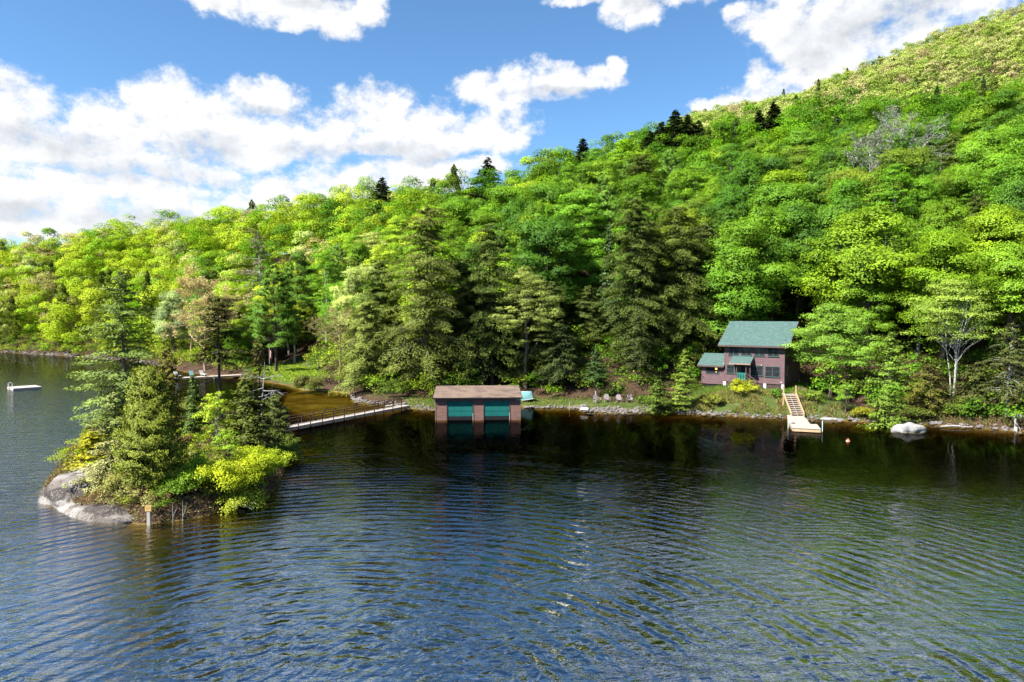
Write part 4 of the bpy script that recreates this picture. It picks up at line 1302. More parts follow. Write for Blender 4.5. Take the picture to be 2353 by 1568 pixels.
def forest_undergrowth():
    rng = np.random.default_rng(91)
    P = []
    for gy_ in np.arange(66, 262, 2.6):
        for gx_ in np.arange(-195, 100, 2.6):
            x, y = gx_ + rng.uniform(-1.3, 1.3), gy_ + rng.uniform(-1.3, 1.3)
            if abs(x) < y * 0.8 + 4: P.append((x, y))
    P = np.array(P); s = sdist(P[:, 0], P[:, 1], LAND); px = px_of(np.c_[P, P[:, 0] * 0])[:, 0]
    lo = np.interp(px, [420, 430, 560, 580, 720, 740, 950, 960, 1590, 1600, 1860, 1900, 1990, 2010], [-0.3, 1, 1, 24, 24, 2, 2, 4.6, 4.6, 17, 17, 5, 3, 0.6])
    k = (s > lo) & (s < np.where(px < 450, 40, np.where(px > 1600, 58, 36))) & (rng.random(len(P)) < np.where((px > 960) & (px < 1700), 0.8, 0.95))
    yr = np.interp(px, RIDGE[:, 0], RIDGE[:, 2])
    k = k | ((np.abs(P[:, 1] - yr + 6) < 20) & (px > 380) & (px < 1150) & (rng.random(len(P)) < 0.5))
    P, px, s = P[k], px[k], s[k]
    n = len(P)
    lit = np.interp(px, [300, 700, 1000, 1300], [1, 0.85, 0.3, 0.0])  # same shift from sun to shade put into the bush colours
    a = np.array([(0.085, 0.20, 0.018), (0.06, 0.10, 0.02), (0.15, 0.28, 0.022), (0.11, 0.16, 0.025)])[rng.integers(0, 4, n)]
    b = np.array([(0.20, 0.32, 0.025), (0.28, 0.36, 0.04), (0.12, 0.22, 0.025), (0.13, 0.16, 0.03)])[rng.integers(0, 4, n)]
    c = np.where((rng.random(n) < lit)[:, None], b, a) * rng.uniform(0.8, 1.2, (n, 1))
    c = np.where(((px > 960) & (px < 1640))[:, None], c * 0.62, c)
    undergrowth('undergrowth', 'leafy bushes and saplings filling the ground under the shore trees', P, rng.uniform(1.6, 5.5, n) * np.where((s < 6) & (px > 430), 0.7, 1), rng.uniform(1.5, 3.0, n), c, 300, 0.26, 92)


forest_undergrowth()


def island_undergrowth():
    rng = np.random.default_rng(93)
    P = []
    while len(P) < 460:
        X, Y = rng.uniform(-40, -12), rng.uniform(38, 76)
        s = float(sdist(np.array([X]), np.array([Y]), ISLE)[0])
        u = X / Y
        if s > 0.45 and not (u < -0.60 and Y < 49) and (Y < 52 or rng.random() < 0.4): P.append((X, Y))
    P = np.array(P); n = len(P)
    c = np.array([(0.18, 0.22, 0.035), (0.10, 0.17, 0.020), (0.26, 0.27, 0.10), (0.24, 0.33, 0.025), (0.17, 0.12, 0.06)])[rng.integers(0, 5, n)]
    undergrowth('island_undergrowth', 'mixed low bushes covering the island between its trees', P, rng.uniform(0.35, 1.25, n), rng.uniform(0.5, 1.1, n), c, 380, 0.095, 94)


island_undergrowth()

# surplus trees on the near slope
rest = [i for i in rest if abs(pts[i, 0]) < pts[i, 1] * 0.84 + 6]
cc_ = []; con_ = []
for i in rest:
    k, w, c = choose(i); cc_.append(c); con_.append(k in ('hemlock', 'spruce'))
fw = wood('forest_canopy', pts[rest], zD[rest], H_all[rest] * 0.98, rngF.uniform(4.0, 6.6, len(rest)), np.array(cc_), con_, 2600, 0.42)
tag(fw, 'continuous green canopy on the upper part of the wooded slope', 'forest')
# the mountain: distance haze put into paler leaf colours
fp = []
for gy_ in np.arange(228, 520, 7.4):
    for gx_ in np.arange(-230, 420, 7.4):
        x = gx_ + rngF.uniform(-3, 3); y = gy_ + rngF.uniform(-3, 3)
        u = CX + x / y * FPX
        if u < 1400 or u > 2600: continue
        fp.append((x, y))
fp = np.array(fp)
fz = ground(fp[:, 0], fp[:, 1])
fc, fcon = [], []
for q in range(len(fp)):
    r = rngF.random()
    cl = vnoise(fp[q, 0] / 40, fp[q, 1] / 40, 9)
    if r < 0.07 + 0.30 * max(cl, 0) ** 1.5: fc.append(np.array((0.085, 0.12, 0.045)) * rngF.uniform(0.8, 1.3)); fcon.append(True)
    elif r < 0.40: fc.append(np.array((0.24, 0.33, 0.065)) * rngF.uniform(0.85, 1.2)); fcon.append(False)
    elif r < 0.66: fc.append(np.array((0.34, 0.385, 0.14)) * rngF.uniform(0.85, 1.2)); fcon.append(False)
    elif r < 0.86: fc.append(np.array((0.17, 0.26, 0.05)) * rngF.uniform(0.85, 1.2)); fcon.append(False)
    else: fc.append(np.array((0.31, 0.28, 0.15)) * rngF.uniform(0.85, 1.2)); fcon.append(False)
mw = wood('mountain_forest', fp, fz, rngF.uniform(8, 15, len(fp)), rngF.uniform(3.6, 6.2, len(fp)), np.array(fc), fcon, 760, 0.62)
tag(mw, 'sunlit pale spring forest covering the mountain behind the slope', 'forest')


# ------------------------------------------------------------------ cabin
def build_cabin():
    L, rz = 7.46, R(-35)
    B = np.array([33.7, 85.7]); A = B - L * np.array([math.cos(rz), math.sin(rz)])
    c = thing('cabin', 'two-storey brown cabin with green shingle roofs on the bank above the dock', 'cabin', (A[0], A[1], 2.12), rz)
    D, E, F0 = 8.4, 5.85, 0.78          # depth, eave height, underside of walls
    ridge = 8.45
    w = MB()
    w.box(0, L, 0, D, F0, E)
    w.prism([(0, E), (D, E), (D / 2, ridge - 0.1)], 0, L, 'x')
    w.build('wall', M['siding'], c)
    # wing at the left
    WL, WD, WE = 3.1, 4.4, 2.95
    w = MB().box(-WL, -0.004, 0.15, 0.15 + WD, 0.35, WE)
    w.prism([(0.15, WE), (0.15 + WD, WE), (0.15 + WD / 2, WE + 1.15)], -WL, -0.004, 'x')
    w.build('wing_wall', M['siding'], c)

    def gable(name, x0, x1, y0, y1, ze, zr, ov, t=0.12, mat='green_roof', trim='brown_trim'):
        ym = (y0 + y1) / 2
        sl = (zr - ze) / (ym - y0)
        r = MB()
        r.prism([(y0 - ov, ze - sl * ov), (ym, zr), (ym, zr + t), (y0 - ov, ze - sl * ov + t)], x0, x1, 'x')
        r.prism([(ym + 0.002, zr), (y1 + ov, ze - sl * ov), (y1 + ov, ze - sl * ov + t), (ym + 0.002, zr + t)], x0, x1, 'x')
        ro = r.build(name, M[mat], c)
        f = MB().box(x0, x1, y0 - ov - 0.035, y0 - ov - 0.003, ze - sl * ov - 0.10, ze - sl * ov + t - 0.02)
        for xx in (x0 - 0.033, x1 + 0.003):
            f.prism([(y0 - ov, ze - sl * ov - 0.1), (ym, zr - 0.1), (y1 + ov, ze - sl * ov - 0.1), (y1 + ov, ze - sl * ov + t - 0.02), (ym, zr + t - 0.02), (y0 - ov, ze - sl * ov + t - 0.02)], xx, xx + 0.03, 'x')
        f.build('fascia', M[trim], ro)
        return ro
    gable('roof', -0.65, L + 0.65, 0, D, E, ridge, 0.65)
    wr = gable('wing_roof', -WL - 0.4, -0.01, 0.15, 0.15 + WD, WE, WE + 1.2, 0.45)
    rf = MB()
    for k in range(9): rf.box(-WL + 0.1 + k * 0.5, -WL + 0.16 + k * 0.5, -0.22, 0.14, WE - 0.22, WE - 0.10)
    rf.build('rafter_tail', M['trim_green'], wr)

    def window(x0, x1, z0, z1, panes=2, par=c, y=0.0, split=True, name='window', glass='glass'):
        f = MB(); t = 0.07; p = 0.05
        f.box(x0, x1, y - p, y - 0.003, z0, z0 + t); f.box(x0, x1, y - p, y - 0.003, z1 - t, z1)
        f.box(x0, x0 + t, y - p, y - 0.003, z0 + t, z1 - t); f.box(x1 - t, x1, y - p, y - 0.003, z0 + t, z1 - t)
        for k in range(1, panes):
            xm = x0 + (x1 - x0) * k / panes
            f.box(xm - 0.04, xm + 0.04, y - p, y - 0.003, z0 + t, z1 - t)
        fo = f.build(name, M['trim_green'], par)
        g = MB().box(x0 + t, x1 - t, y - 0.022, y - 0.006, z0 + t, z1 - t)
        g.build('pane', M[glass], fo)
        if split:
            s = MB(); zm = (z0 + z1) / 2
            for k in range(panes):
                a = x0 + (x1 - x0) * k / panes + 0.06; b = x0 + (x1 - x0) * (k + 1) / panes - 0.06
                s.box(a, b, y - 0.036, y - 0.024, zm - 0.022, zm + 0.022)
            s.build('sash', M['trim_green'], fo)
        MB().box(x0 - 0.04, x1 + 0.04, y - 0.10, y - 0.055, z0 - 0.05, z0 + 0.01).build('sill', M['trim_green'], fo)
        return fo
    for x0, x1 in ((0.52, 1.86), (2.12, 3.44), (3.78, 5.10), (5.44, 6.80)): window(x0, x1, 4.22, 5.55)
    window(0.30, 1.28, 1.88, 2.98, 1)
    window(1.36, 1.84, 1.88, 2.98, 1)
    window(3.25, 4.92, 1.72, 3.0); window(5.16, 6.95, 1.66, 2.98)
    # door behind the porch
    d = MB().box(2.02, 2.82, -0.055, -0.003, 1.22, 3.10).build('door', M['brown_trim'], c)
    MB().box(2.14, 2.70, -0.068, -0.058, 1.95, 2.95).build('pane', M['glass'], d)
    MB().tube([(2.72, -0.06, 2.05), (2.72, -0.12, 2.05)], 0.03, 8).build('handle', M['metal'], d)
    # right-hand wall windows
    fr = MB(); gl = MB()
    for (y0, y1) in ((0.5, 2.0),):
        fr.box(L + 0.003, L + 0.05, y0, y1, 1.70, 1.77).box(L + 0.003, L + 0.05, y0, y1, 2.9, 2.97).box(L + 0.003, L + 0.05, y0, y0 + 0.07, 1.77, 2.9).box(L + 0.003, L + 0.05, y1 - 0.07, y1, 1.77, 2.9)
        fr.box(L + 0.003, L + 0.05, (y0 + y1) / 2 - 0.04, (y0 + y1) / 2 + 0.04, 1.77, 2.9)
        gl.box(L + 0.006, L + 0.022, y0 + 0.07, y1 - 0.07, 1.77, 2.9)
    fo = fr.build('window', M['trim_green'], c); gl.build('pane', M['glass'], fo)
    # wing window: a dim room with a lit lamp behind it
    wf = MB(); x0, x1, z0, z1, y = -2.45, -0.78, 1.75, 2.60, 0.15
    wf.box(x0 - 0.08, x1 + 0.08, y - 0.05, y - 0.003, z0 - 0.09, z0).box(x0 - 0.08, x1 + 0.08, y - 0.05, y - 0.003, z1, z1 + 0.16)
    wf.box(x0 - 0.08, x0, y - 0.05, y - 0.003, z0, z1).box(x1, x1 + 0.08, y - 0.05, y - 0.003, z0, z1)
    wfo = wf.build('window', M['trim_green'], c)
    MB().box(x0, x1, y - 0.02, y - 0.006, z0, z1).build('pane', M['glass'], wfo)
    lp = MB().box(x1 - 0.46, x1 - 0.20, y - 0.028, y - 0.023, z0 + 0.48, z0 + 0.72).box(x1 - 0.38, x1 - 0.28, y - 0.028, y - 0.023, z0 + 0.12, z0 + 0.26)
    lp.build('lit_lamp', M['lamp'], wfo)
    # foundation: white piers and slatted skirting
    for x in (-0.14, 2.4, 4.95, L - 0.36):
        MB().box(x, x + 0.36, -0.02, 0.34, -0.6, F0 - 0.003).build('pier', M['white_paint'], c, 0.01)
    MB().box(L - 0.3, L + 0.02, D - 0.4, D - 0.06, -0.6, F0 - 0.003).build('pier', M['white_paint'], c, 0.01)
    sk = MB()
    for x0, x1 in ((0.24, 2.38), (2.78, 4.93), (5.33, L - 0.38)):
        x = x0
        while x < x1 - 0.05:
            sk.box(x, x + 0.085, 0.10, 0.13, -0.3, F0 - 0.01); x += 0.125
    sk.box(0.24, L - 0.4, 0.17, 0.20, -0.3, F0 - 0.05)
    sk.box(L - 0.12, L - 0.09, 0.4, D - 0.4, -0.3, F0 - 0.02)
    sk.build('skirting', M['brown_trim'], c)
    sk2 = MB().box(-WL + 0.05, -0.2, 0.25, 0.3, -0.5, 0.347).build('wing_skirting', M['dark'], c)
    # corner boards
    for x in (-0.03, L - 0.10): MB().box(x, x + 0.13, -0.03, -0.004, F0 + 0.01, E - 0.08).build('corner_board', M['siding'], c)
    # porch
    px0, px1, py, pz = 1.95, 3.20, -1.35, 1.16
    p = MB().box(px0, px1, py, -0.06, pz - 0.14, pz).build('porch_floor', M['brown_trim'], c)
    r = MB().prism([(-1.62, 3.24), (-0.01, 4.08), (-0.01, 4.16), (-1.62, 3.34)], 1.10, 3.78, 'x')
    pr = r.build('porch_roof', M['green_roof'], c)
    MB().box(1.09, 3.79, -1.655, -1.622, 3.16, 3.32).build('fascia', M['tan_trim'], pr)
    gb = MB().prism([(-1.55, 3.20), (-0.02, 3.20), (-0.02, 4.02)], 1.16, 1.20, 'x').prism([(-1.55, 3.20), (-0.02, 3.20), (-0.02, 4.02)], 3.68, 3.72, 'x')
    gb.build('porch_gable', M['siding'], pr)
    for x in (px0, px1 - 0.09, 3.62):
        MB().box(x, x + 0.09, py + 0.02, py + 0.11, -0.4 if x < 3.3 else -0.4, 3.22).build('porch_post', M['brown_trim'], c)
    rl = MB().box(px0 + 0.09, px1 - 0.09, py + 0.03, py + 0.08, pz + 0.88, pz + 0.95).box(px0 + 0.09, px1 - 0.09, py + 0.03, py + 0.08, pz + 0.06, pz + 0.13)
    n = 5
    for k in range(n):
        xa = px0 + 0.14 + k * (px1 - px0 - 0.42) / (n - 1)
        rl.prism([(xa, pz + 0.13), (xa + 0.14, pz + 0.13), (xa + 0.12, pz + 0.5), (xa + 0.14, pz + 0.88), (xa, pz + 0.88), (xa + 0.02, pz + 0.5)], py + 0.04, py + 0.07, 'y')
    rl.build('railing', M['rail_green'], c)
    MB().box(2.42, 2.76, -1.2, -0.86, -0.6, pz - 0.143).build('pier', M['white_paint'], c, 0.01)
    # two flights of steps
    for sgn, xs, run, name in ((-1, px0, 1.25, 'steps'), (1, px1, 1.75, 'steps')):
        s = MB(); n = 6
        for k in range(n):
            z = pz - (k + 1) * (pz + 0.05) / (n + 0.5); x = xs + sgn * (k + 0.5) * run / n
            s.box(x - 0.14, x + 0.14, py + 0.12, -0.30, z - 0.04, z)
        for yy in (py + 0.06, -0.28):
            s.bar((xs + sgn * 0.02, yy, pz - 0.12), (xs + sgn * run, yy, -0.12), 0.05, 0.24)
        so = s.build(name, M['brown_trim'], c)
        h = MB()
        for zz in (0.88, 0.48):
            h.bar((xs + sgn * 0.03, py + 0.0, pz + zz), (xs + sgn * run, py + 0.0, zz + 0.0), 0.05, 0.09)
        h.box(xs + sgn * run - 0.045, xs + sgn * run + 0.045, py - 0.045, py + 0.045, -0.3, 1.0)
        h.build('handrail', M['brown_trim'], so)
    # small white lamps on the wall
    for x, z in ((4.72, 3.02), (-0.05, 3.02)):
        MB().lathe([(0.05, 0), (0.06, 0.06), (0.03, 0.12)], (x, -0.09, z), 10).build('porch_lamp', M['white'], c)
    return A, B, rz


CAB_A, CAB_B, CAB_RZ = build_cabin()


# ------------------------------------------------------------------ boathouse
def build_boathouse():
    A = at_z(1000.5, 966.3, 0); W = 9.35; rz = R(3.2)
    b = thing('boathouse', 'brown two-bay boathouse with teal doors standing in the water', 'boathouse', (A[0], A[1], 0), rz)
    top, D = 2.36, 7.6
    d1, d2 = (1.30, 4.10), (5.33, 8.13)
    w = MB()
    for x0, x1 in ((0, d1[0]), (d1[1], d2[0]), (d2[1], W)): w.box(x0, x1, 0, 0.14, -0.3, 2.08)
    w.box(0, W, 0, 0.14, 2.08, top)
    w.box(0, 0.14, 0.14, D, -0.3, top).box(W - 0.14, W, 0.14, D, -0.3, top).box(0.14, W - 0.14, D - 0.14, D, -0.3, top)
    for x in (0.02, W - 0.14):
        w.prism([(0.1, top), (D - 0.1, top), (D / 2 + 2.0, top + 0.62)], x, x + 0.12, 'x')
    w.build('wall', M['siding_boat'], b)
    ov, rid, t = 0.3, 6.4, 0.10
    zr, ze = 3.05, 2.42
    sl = (zr - ze) / (rid + ov)
    r = MB().prism([(-ov, ze), (rid, zr), (rid, zr + t), (-ov, ze + t)], -0.24, W + 0.2, 'x')
    r.prism([(rid + 0.002, zr), (D + 0.5, zr - 0.5), (D + 0.5, zr - 0.5 + t), (rid + 0.002, zr + t)], -0.24, W + 0.2, 'x')
    ro = r.build('roof', M['tan_roof'], b)
    f = MB().box(-0.25, W + 0.21, -ov - 0.03, -ov - 0.003, ze - 0.06, ze + t - 0.02)
    f.prism([(-ov, ze - 0.05), (rid, zr - 0.05), (rid, zr + t - 0.02), (-ov, ze + t - 0.02)], W + 0.203, W + 0.23, 'x')
    f.prism([(-ov, ze - 0.05), (rid, zr - 0.05), (rid, zr + t - 0.02), (-ov, ze + t - 0.02)], -0.272, -0.243, 'x')
    f.build('fascia', M['dark'], ro)
    rt = MB()
    for k in range(20): rt.box(-0.1 + k * 0.49, -0.05 + k * 0.49, -ov + 0.02, -0.005, ze - 0.10, ze - 0.01)
    rt.build('rafter_tail', M['brown_trim'], ro)
    for x0, x1 in (d1, d2):
        d = MB().box(x0 + 0.03, x1 - 0.03, 0.04, 0.09, 0.42, 2.06)
        for k in (0.95, 1.5): d.box(x0 + 0.04, x1 - 0.04, 0.026, 0.0385, k - 0.012, k + 0.012)
        do = d.build('door', M['door_green'], b)
        MB().box(x0 + 0.03, x1 - 0.03, 0.05, 0.08, -0.02, 0.417).build('skirt', M['dark'], do)
        j = MB().box(x0 - 0.09, x0 - 0.003, -0.03, -0.003, -0.4, 2.14).box(x1 + 0.003, x1 + 0.09, -0.03, -0.003, -0.4, 2.14).box(x0 - 0.003, x1 + 0.003, -0.03, -0.003, 2.085, 2.17)
        j.build('door_frame', M['brown_trim'], do)
        MB().box(x1 - 0.02, x1 + 0.05, -0.07, -0.034, -0.3, 0.75).build('door_guide', M['grey_wood'], do)
    for xs in ((W - 0.45, W - 0.18), (-0.08,)):
        for x in xs:
            MB().lathe([(0.03, 0), (0.075, 0.03), (0.085, 0.12), (0.03, 0.14)], (x, -0.12, 2.14), 10).build('floodlight', M['white'], b)
    for x in (-0.03, W - 0.09): MB().box(x, x + 0.12, -0.03, -0.003, -0.5, 2.3).build('corner_board', M['siding_boat'], b)


build_boathouse()


# ------------------------------------------------------------------ overturned boat behind the boathouse
def build_boat():
    p = at_z(1206, 917, 0.75)
    o = thing('overturned_rowboat', 'pale teal rowboat lying upside down behind the boathouse', 'boat', (p[0] + 0.1, p[1] + 1.2, 0.62), R(118))
    o.rotation_euler = (R(-14), R(6), R(118))
    nx, ny = 17, 13
    V, F = [], []
    for i in range(nx):
        t = i / (nx - 1) * 2 - 1
        hw = 0.72 * (1 - abs(t) ** 2.6) + 0.02 if t < 0 else 0.72 * (1 - 0.35 * t ** 3)
        hh = 0.95 + 0.10 * t * t
        for j in range(ny):
            a = math.pi * j / (ny - 1)
            V.append((2.1 * t, hw * math.copysign(abs(math.cos(a)) ** 0.8, math.cos(a)), hh * abs(math.sin(a)) ** 0.9))
    for i in range(nx - 1):
        for j in range(ny - 1):
            k = i * ny + j
            F.append((k, k + 1, k + ny + 1, k + ny))
    F.append(tuple(range((nx - 1) * ny, nx * ny)))
    MB().add(V, F).build('hull', M['teal_tarp'], o, smooth=False)
    MB().box(-1.9, 2.0, -0.025, 0.025, 0.94, 1.0).build('keel', M['white'], o)
    g = MB()
    for s in (-1, 1):
        g.tube([(2.1 * t, s * ((0.72 * (1 - abs(t) ** 2.6) + 0.02) if t < 0 else 0.72 * (1 - 0.35 * t ** 3)), 0.02) for t in np.linspace(-1, 1, 15)], 0.03, 6)
    g.build('gunwale', M['white'], o)


build_boat()


# ------------------------------------------------------------------ footbridge
def build_bridge():
    z = 0.46
    a = at_z(712.9, 974.2, z); b = at_z(922, 935.5, z)
    d = (b - a)[:2]; Ld = np.linalg.norm(d); d = d / Ld
    n = np.array([-d[1], d[0]])       # to the far side
    span = Ld / 9
    start = a[:2] - d * span * 2.6
    total = Ld + span * 2.6 + span * 1.0
    rz = math.atan2(d[1], d[0])
    br = thing('footbridge', 'long wooden footbridge with dark rails linking the island to the shore', 'footbridge', (start[0], start[1], 0), rz)
    Wd = 1.15
    x = 0.0; k = 0
    dk = MB()
    while x < total - 0.1:
        dk.box(x, x + 0.14, 0, Wd, z - 0.035 + 0.003 * (k % 2), z + 0.003 * (k % 3)); x += 0.146; k += 1
    dk.build('deck', M['bridge_deck'], br)
    s = MB().box(0, total, 0.0, 0.06, z - 0.34, z - 0.038).box(0, total, Wd - 0.06, Wd, z - 0.34, z - 0.038)
    s.build('beam', M['bridge_side'], br)
    posts = [2.6 * span - 2 * span + i * span for i in range(12)]
    for side, y in ((0, -0.05), (1, Wd + 0.05)):
        for xx in posts:
            MB().box(xx - 0.035, xx + 0.035, y - 0.035, y + 0.035, -1.0 if int(xx / span) % 2 else z - 0.36, z + 0.90).build('post', M['rail_brown'], br)
        yy = y + (0.06 if side == 0 else -0.06)
        r = MB().box(posts[0] - 0.2, posts[-1] + 0.3, y - 0.07, y + 0.07, z + 0.905, z + 0.95)
        r.build('top_rail', M['rail_brown'], br)
        for h in (0.34, 0.63):
            MB().box(posts[0] - 0.1, posts[-1] + 0.2, yy - 0.018, yy + 0.018, z + h, z + h + 0.05).build('rail', M['rail_brown'], br)


build_bridge()


# ------------------------------------------------------------------ dock and stairs
def build_dock():
    z = 0.42
    pl = [at_z(x, y, z) for x, y in ((1808.3, 953.8), (1846.0, 954.8), (1862.3, 974.8), (1877.0, 974.9), (1886.5, 986.3), (1821.0, 983.0), (1813.5, 972.0))]
    o = np.array(pl[0])
    q = [(p[0] - o[0], p[1] - o[1]) for p in pl]
    d = thing('dock', 'pale L-shaped wooden dock at the foot of the wooden stairs', 'dock', (o[0], o[1], 0))
    q = q[::-1]      # counter-clockwise
    area = sum(q[i][0] * q[(i + 1) % len(q)][1] - q[(i + 1) % len(q)][0] * q[i][1] for i in range(len(q)))
    if area < 0: q = q[::-1]
    MB().prism(q, z - 0.06, z, 'z').build('deck', M['deck'], d)
    cx_, cy_ = sum(p[0] for p in q) / len(q), sum(p[1] for p in q) / len(q)
    inn = [(p[0] + (cx_ - p[0]) * 0.012, p[1] + (cy_ - p[1]) * 0.012) for p in q]
    MB().prism(inn, z - 0.36, z - 0.063, 'z').build('frame', M['new_wood'], d)
    for x, y in ((1887.5, 981.5), (1812.6, 974.5)):
        p = at_z(x, y, z)
        px_, py_ = p[0] - o[0] + (0.10 if x > 1850 else -0.06), p[1] - o[1]
        pp = MB().tube([(px_, py_, -0.6), (px_, py_, 0.98)], 0.045, 10)
        po = pp.build('dock_post', M['pole_teal'], d)
        MB().lathe([(0.055, 0), (0.055, 0.05), (0.02, 0.07)], (px_, py_, 0.982), 10).build('post_cap', M['white'], po)
    p = at_z(1816.5, 973.5, z)
    c = MB().tube([(p[0] - o[0] + 0.28 + 0.16 * math.cos(a), p[1] - o[1] + 0.16 * math.sin(a), z + 0.03 + 0.012 * (a // 6.28)) for a in np.linspace(0, 18.8, 40)], 0.03, 6)
    co = c.build('coiled_rope', M['black'])
    co.location = (o[0], o[1], 0)
    tag(co, 'small dark coil of rope lying on the left side of the dock', 'rope')
    # stairs
    b0 = at_z(1820.5, 956.0, 0.45); b1 = at_z(1847.5, 956.0, 0.45)
    W = b1[0] - b0[0]
    top_y = b0[1] + 3.0
    s = thing('stairs', 'fresh lumber stairs climbing the bank from the dock to the cabin terrace', 'stairs', (b0[0], b0[1] + 0.1, 0.42))
    dx = at_z(1818, 915, 2.2)[0] - b0[0]
    H, Rn, n = 1.9, 3.0, 10
    sh = lambda t: dx * t * 0.5
    st = MB()
    for x in (0.02, W / 2, W - 0.02):
        st.bar((x, 0.0, -0.05), (x + sh(1), Rn, H - 0.05), 0.05, 0.26)
    st.build('stringer', M['new_wood'], s)
    for k in range(n):
        t = (k + 0.5) / n
        MB().box(sh(t) + 0.03, W + sh(t) - 0.03, t * Rn - 0.155, t * Rn + 0.155, t * H + 0.075, t * H + 0.13).build('tread', M['deck'], s)
    MB().box(sh(1) - 0.05, W + sh(1) + 0.05, Rn - 0.05, Rn + 0.75, H + 0.09, H + 0.13).build('landing', M['deck'], s)
    for x in (-0.06, W + 0.06):
        pp = MB().box(x + sh(1) - 0.06, x + sh(1) + 0.06, Rn - 0.02, Rn + 0.10, H - 1.2, H + 1.15)
        pp.build('newel_post', M['new_wood'], s)
        bm_ = MB().bar((x, 0.0, 0.25), (x + sh(1), Rn - 0.05, H + 0.22), 0.06, 0.20)
        bm_.build('side_board', M['new_wood'], s)
        MB().bar((x, 0.02, 0.0), (x, 0.02, 0.42), 0.10, 0.10).build('newel_post', M['new_wood'], s)


build_dock()


# ------------------------------------------------------------------ four lawn chairs
def make_chair(label, loc, rz):
    c = thing('lawn_chair', label, 'chair', loc, rz, 'lawn chairs in a row by the shore')
    b = MB()                                          # fan back of five slats, rounded top
    for k in range(5):
        x = -0.25 + k * 0.125; h = 1.0 - (0, 0.03, 0.13)[abs(k - 2)]
        b.prism([(0.30, 0.26), (0.335, 0.25), (0.335 + 0.22 * h, h), (0.30 + 0.22 * h, h)], x - 0.058, x + 0.058, 'x')
    b.build('backrest', M['chair'], c)
    s = MB()
    for k in range(5):
        y = -0.20 + k * 0.125
        s.box(-0.29, 0.29, y - 0.055, y + 0.055, 0.36 - k * 0.03, 0.385 - k * 0.03)
    s.build('seat', M['chair'], c)
    for sx in (-1, 1):
        MB().prism([(-0.30, 0.55), (0.48, 0.55), (0.48, 0.575), (-0.30, 0.575)], sx * 0.35 - 0.055, sx * 0.35 + 0.055, 'x').build('armrest', M['chair'], c)
        MB().box(sx * 0.34 - 0.02, sx * 0.34 + 0.02, -0.24, -0.13, 0, 0.547).build('leg', M['chair'], c)
        MB().prism([(-0.12, 0.30), (0.55, 0.0), (0.66, 0.0), (-0.12, 0.38)], sx * 0.31 - 0.018, sx * 0.31 + 0.018, 'x').build('leg', M['chair'], c)
    return c


for k, (px, rz, lab) in enumerate([(1373, 0.45, 'leftmost wooden lawn chair, turned a little to the right, beside the pale trunk'), (1395, 0.08, 'second lawn chair from the left, facing the lake'),
                                   (1422, -0.06, 'third lawn chair from the left, facing the lake'), (1447, -0.22, 'rightmost wooden lawn chair, beside the low shrubs')]):
    p = at_z(px, 928, 0.55)
    make_chair(lab, (p[0], p[1], gz(p[0], p[1])), rz)


# ------------------------------------------------------------------ small things
def rock_mesh(seed, sx, sy, sz, sub=4, rough=0.22, cut=-0.4):
    import bmesh
    rng = np.random.default_rng(seed)
    bm = bmesh.new()
    bmesh.ops.create_icosphere(bm, subdivisions=sub, radius=1.0)
    ks = rng.normal(size=(7, 3)) * np.array([1.2, 1.8, 2.6, 3.6, 5.2, 7.5, 11])[:, None]; ph = rng.uniform(0, 6.28, 7); am = np.array([0.5, 0.45, 0.35, 0.25, 0.16, 0.10, 0.06]) * rough
    for v in bm.verts:
        c = np.array(v.co)
        n = 1 + float((am * np.sin(ks @ c + ph)).sum())
        v.co = Vector((c[0] * sx * n, c[1] * sy * n, max(c[2], cut) * sz * n))
    me = bpy.data.meshes.new('rock'); bm.to_mesh(me); bm.free()
    me.polygons.foreach_set('use_smooth', [True] * len(me.polygons))
    return me


def rock(name, label, loc, size, seed, mat='stones', cat='rock', group=None, sub=4, rough=0.3, rz=0.0):
    me = rock_mesh(seed, *size, sub=sub, rough=rough); me.name = name
    me.materials.append(M[mat])
    o = link(name, me); o.location = tuple(map(float, loc)); o.rotation_euler = (0, 0, rz)
    return tag(o, label, cat, group)


p = at_z(2094, 994, 0)
rock('boulder', 'speckled grey boulder standing out of the water near the right shore', (p[0], p[1] + 0.6, 0.05), (1.45, 0.95, 0.72), 11, 'boulder', 'boulder', sub=5, rough=0.34)
# granite ledge at the left end of the island
p = at_z(160, 1150, 0)
rock('granite_outcrop', 'rounded granite outcrop with dark streaks at the island\'s left end', (p[0] + 0.5, p[1] + 2.0, -0.3), (3.2, 4.0, 1.9), 12, 'granite', 'rock', sub=5, rough=0.2, rz=R(20))
p = at_z(245, 1182, 0)
rock('granite_slab', 'low granite ledge sloping into the water between outcrop and signpost', (p[0] - 0.6, p[1] + 0.9, -0.15), (4.2, 1.7, 1.05), 13, 'granite', 'rock', sub=5, rough=0.22, rz=R(-24))

for k, (x, y, sz, lab, mt) in enumerate([(1918, 965, (1.5, 0.4, 0.28), 'long flat grey stone slab at the waterline right of the dock', 'boulder'),
                                     (1815, 951, (0.6, 0.5, 0.6), 'squat brown stone left of the foot of the stairs', 'stones'),
                                     (1345, 936, (0.5, 0.4, 0.35), 'pale rounded stone on the grass left of the chairs', 'stones'),
                                     (824, 902, (0.5, 0.4, 0.4), 'pale stone sticking out of the golden cove', 'boulder'),
                                     (2340, 962, (0.9, 0.8, 0.6), 'pale stone on the bank at the right picture edge', 'boulder'),
                                     (1752, 910, (0.35, 0.3, 0.35), 'small white stone on the bank below the cabin', 'boulder')]):
    zz = {0: 0.05, 1: 0.15, 2: 0.55, 3: -0.05, 4: 0.9, 5: 1.6}[k]
    p = at_z(x, y, zz)
    rock('stone', lab, (p[0], p[1] + 0.2, zz), sz, 20 + k, mt, 'stone', sub=3)


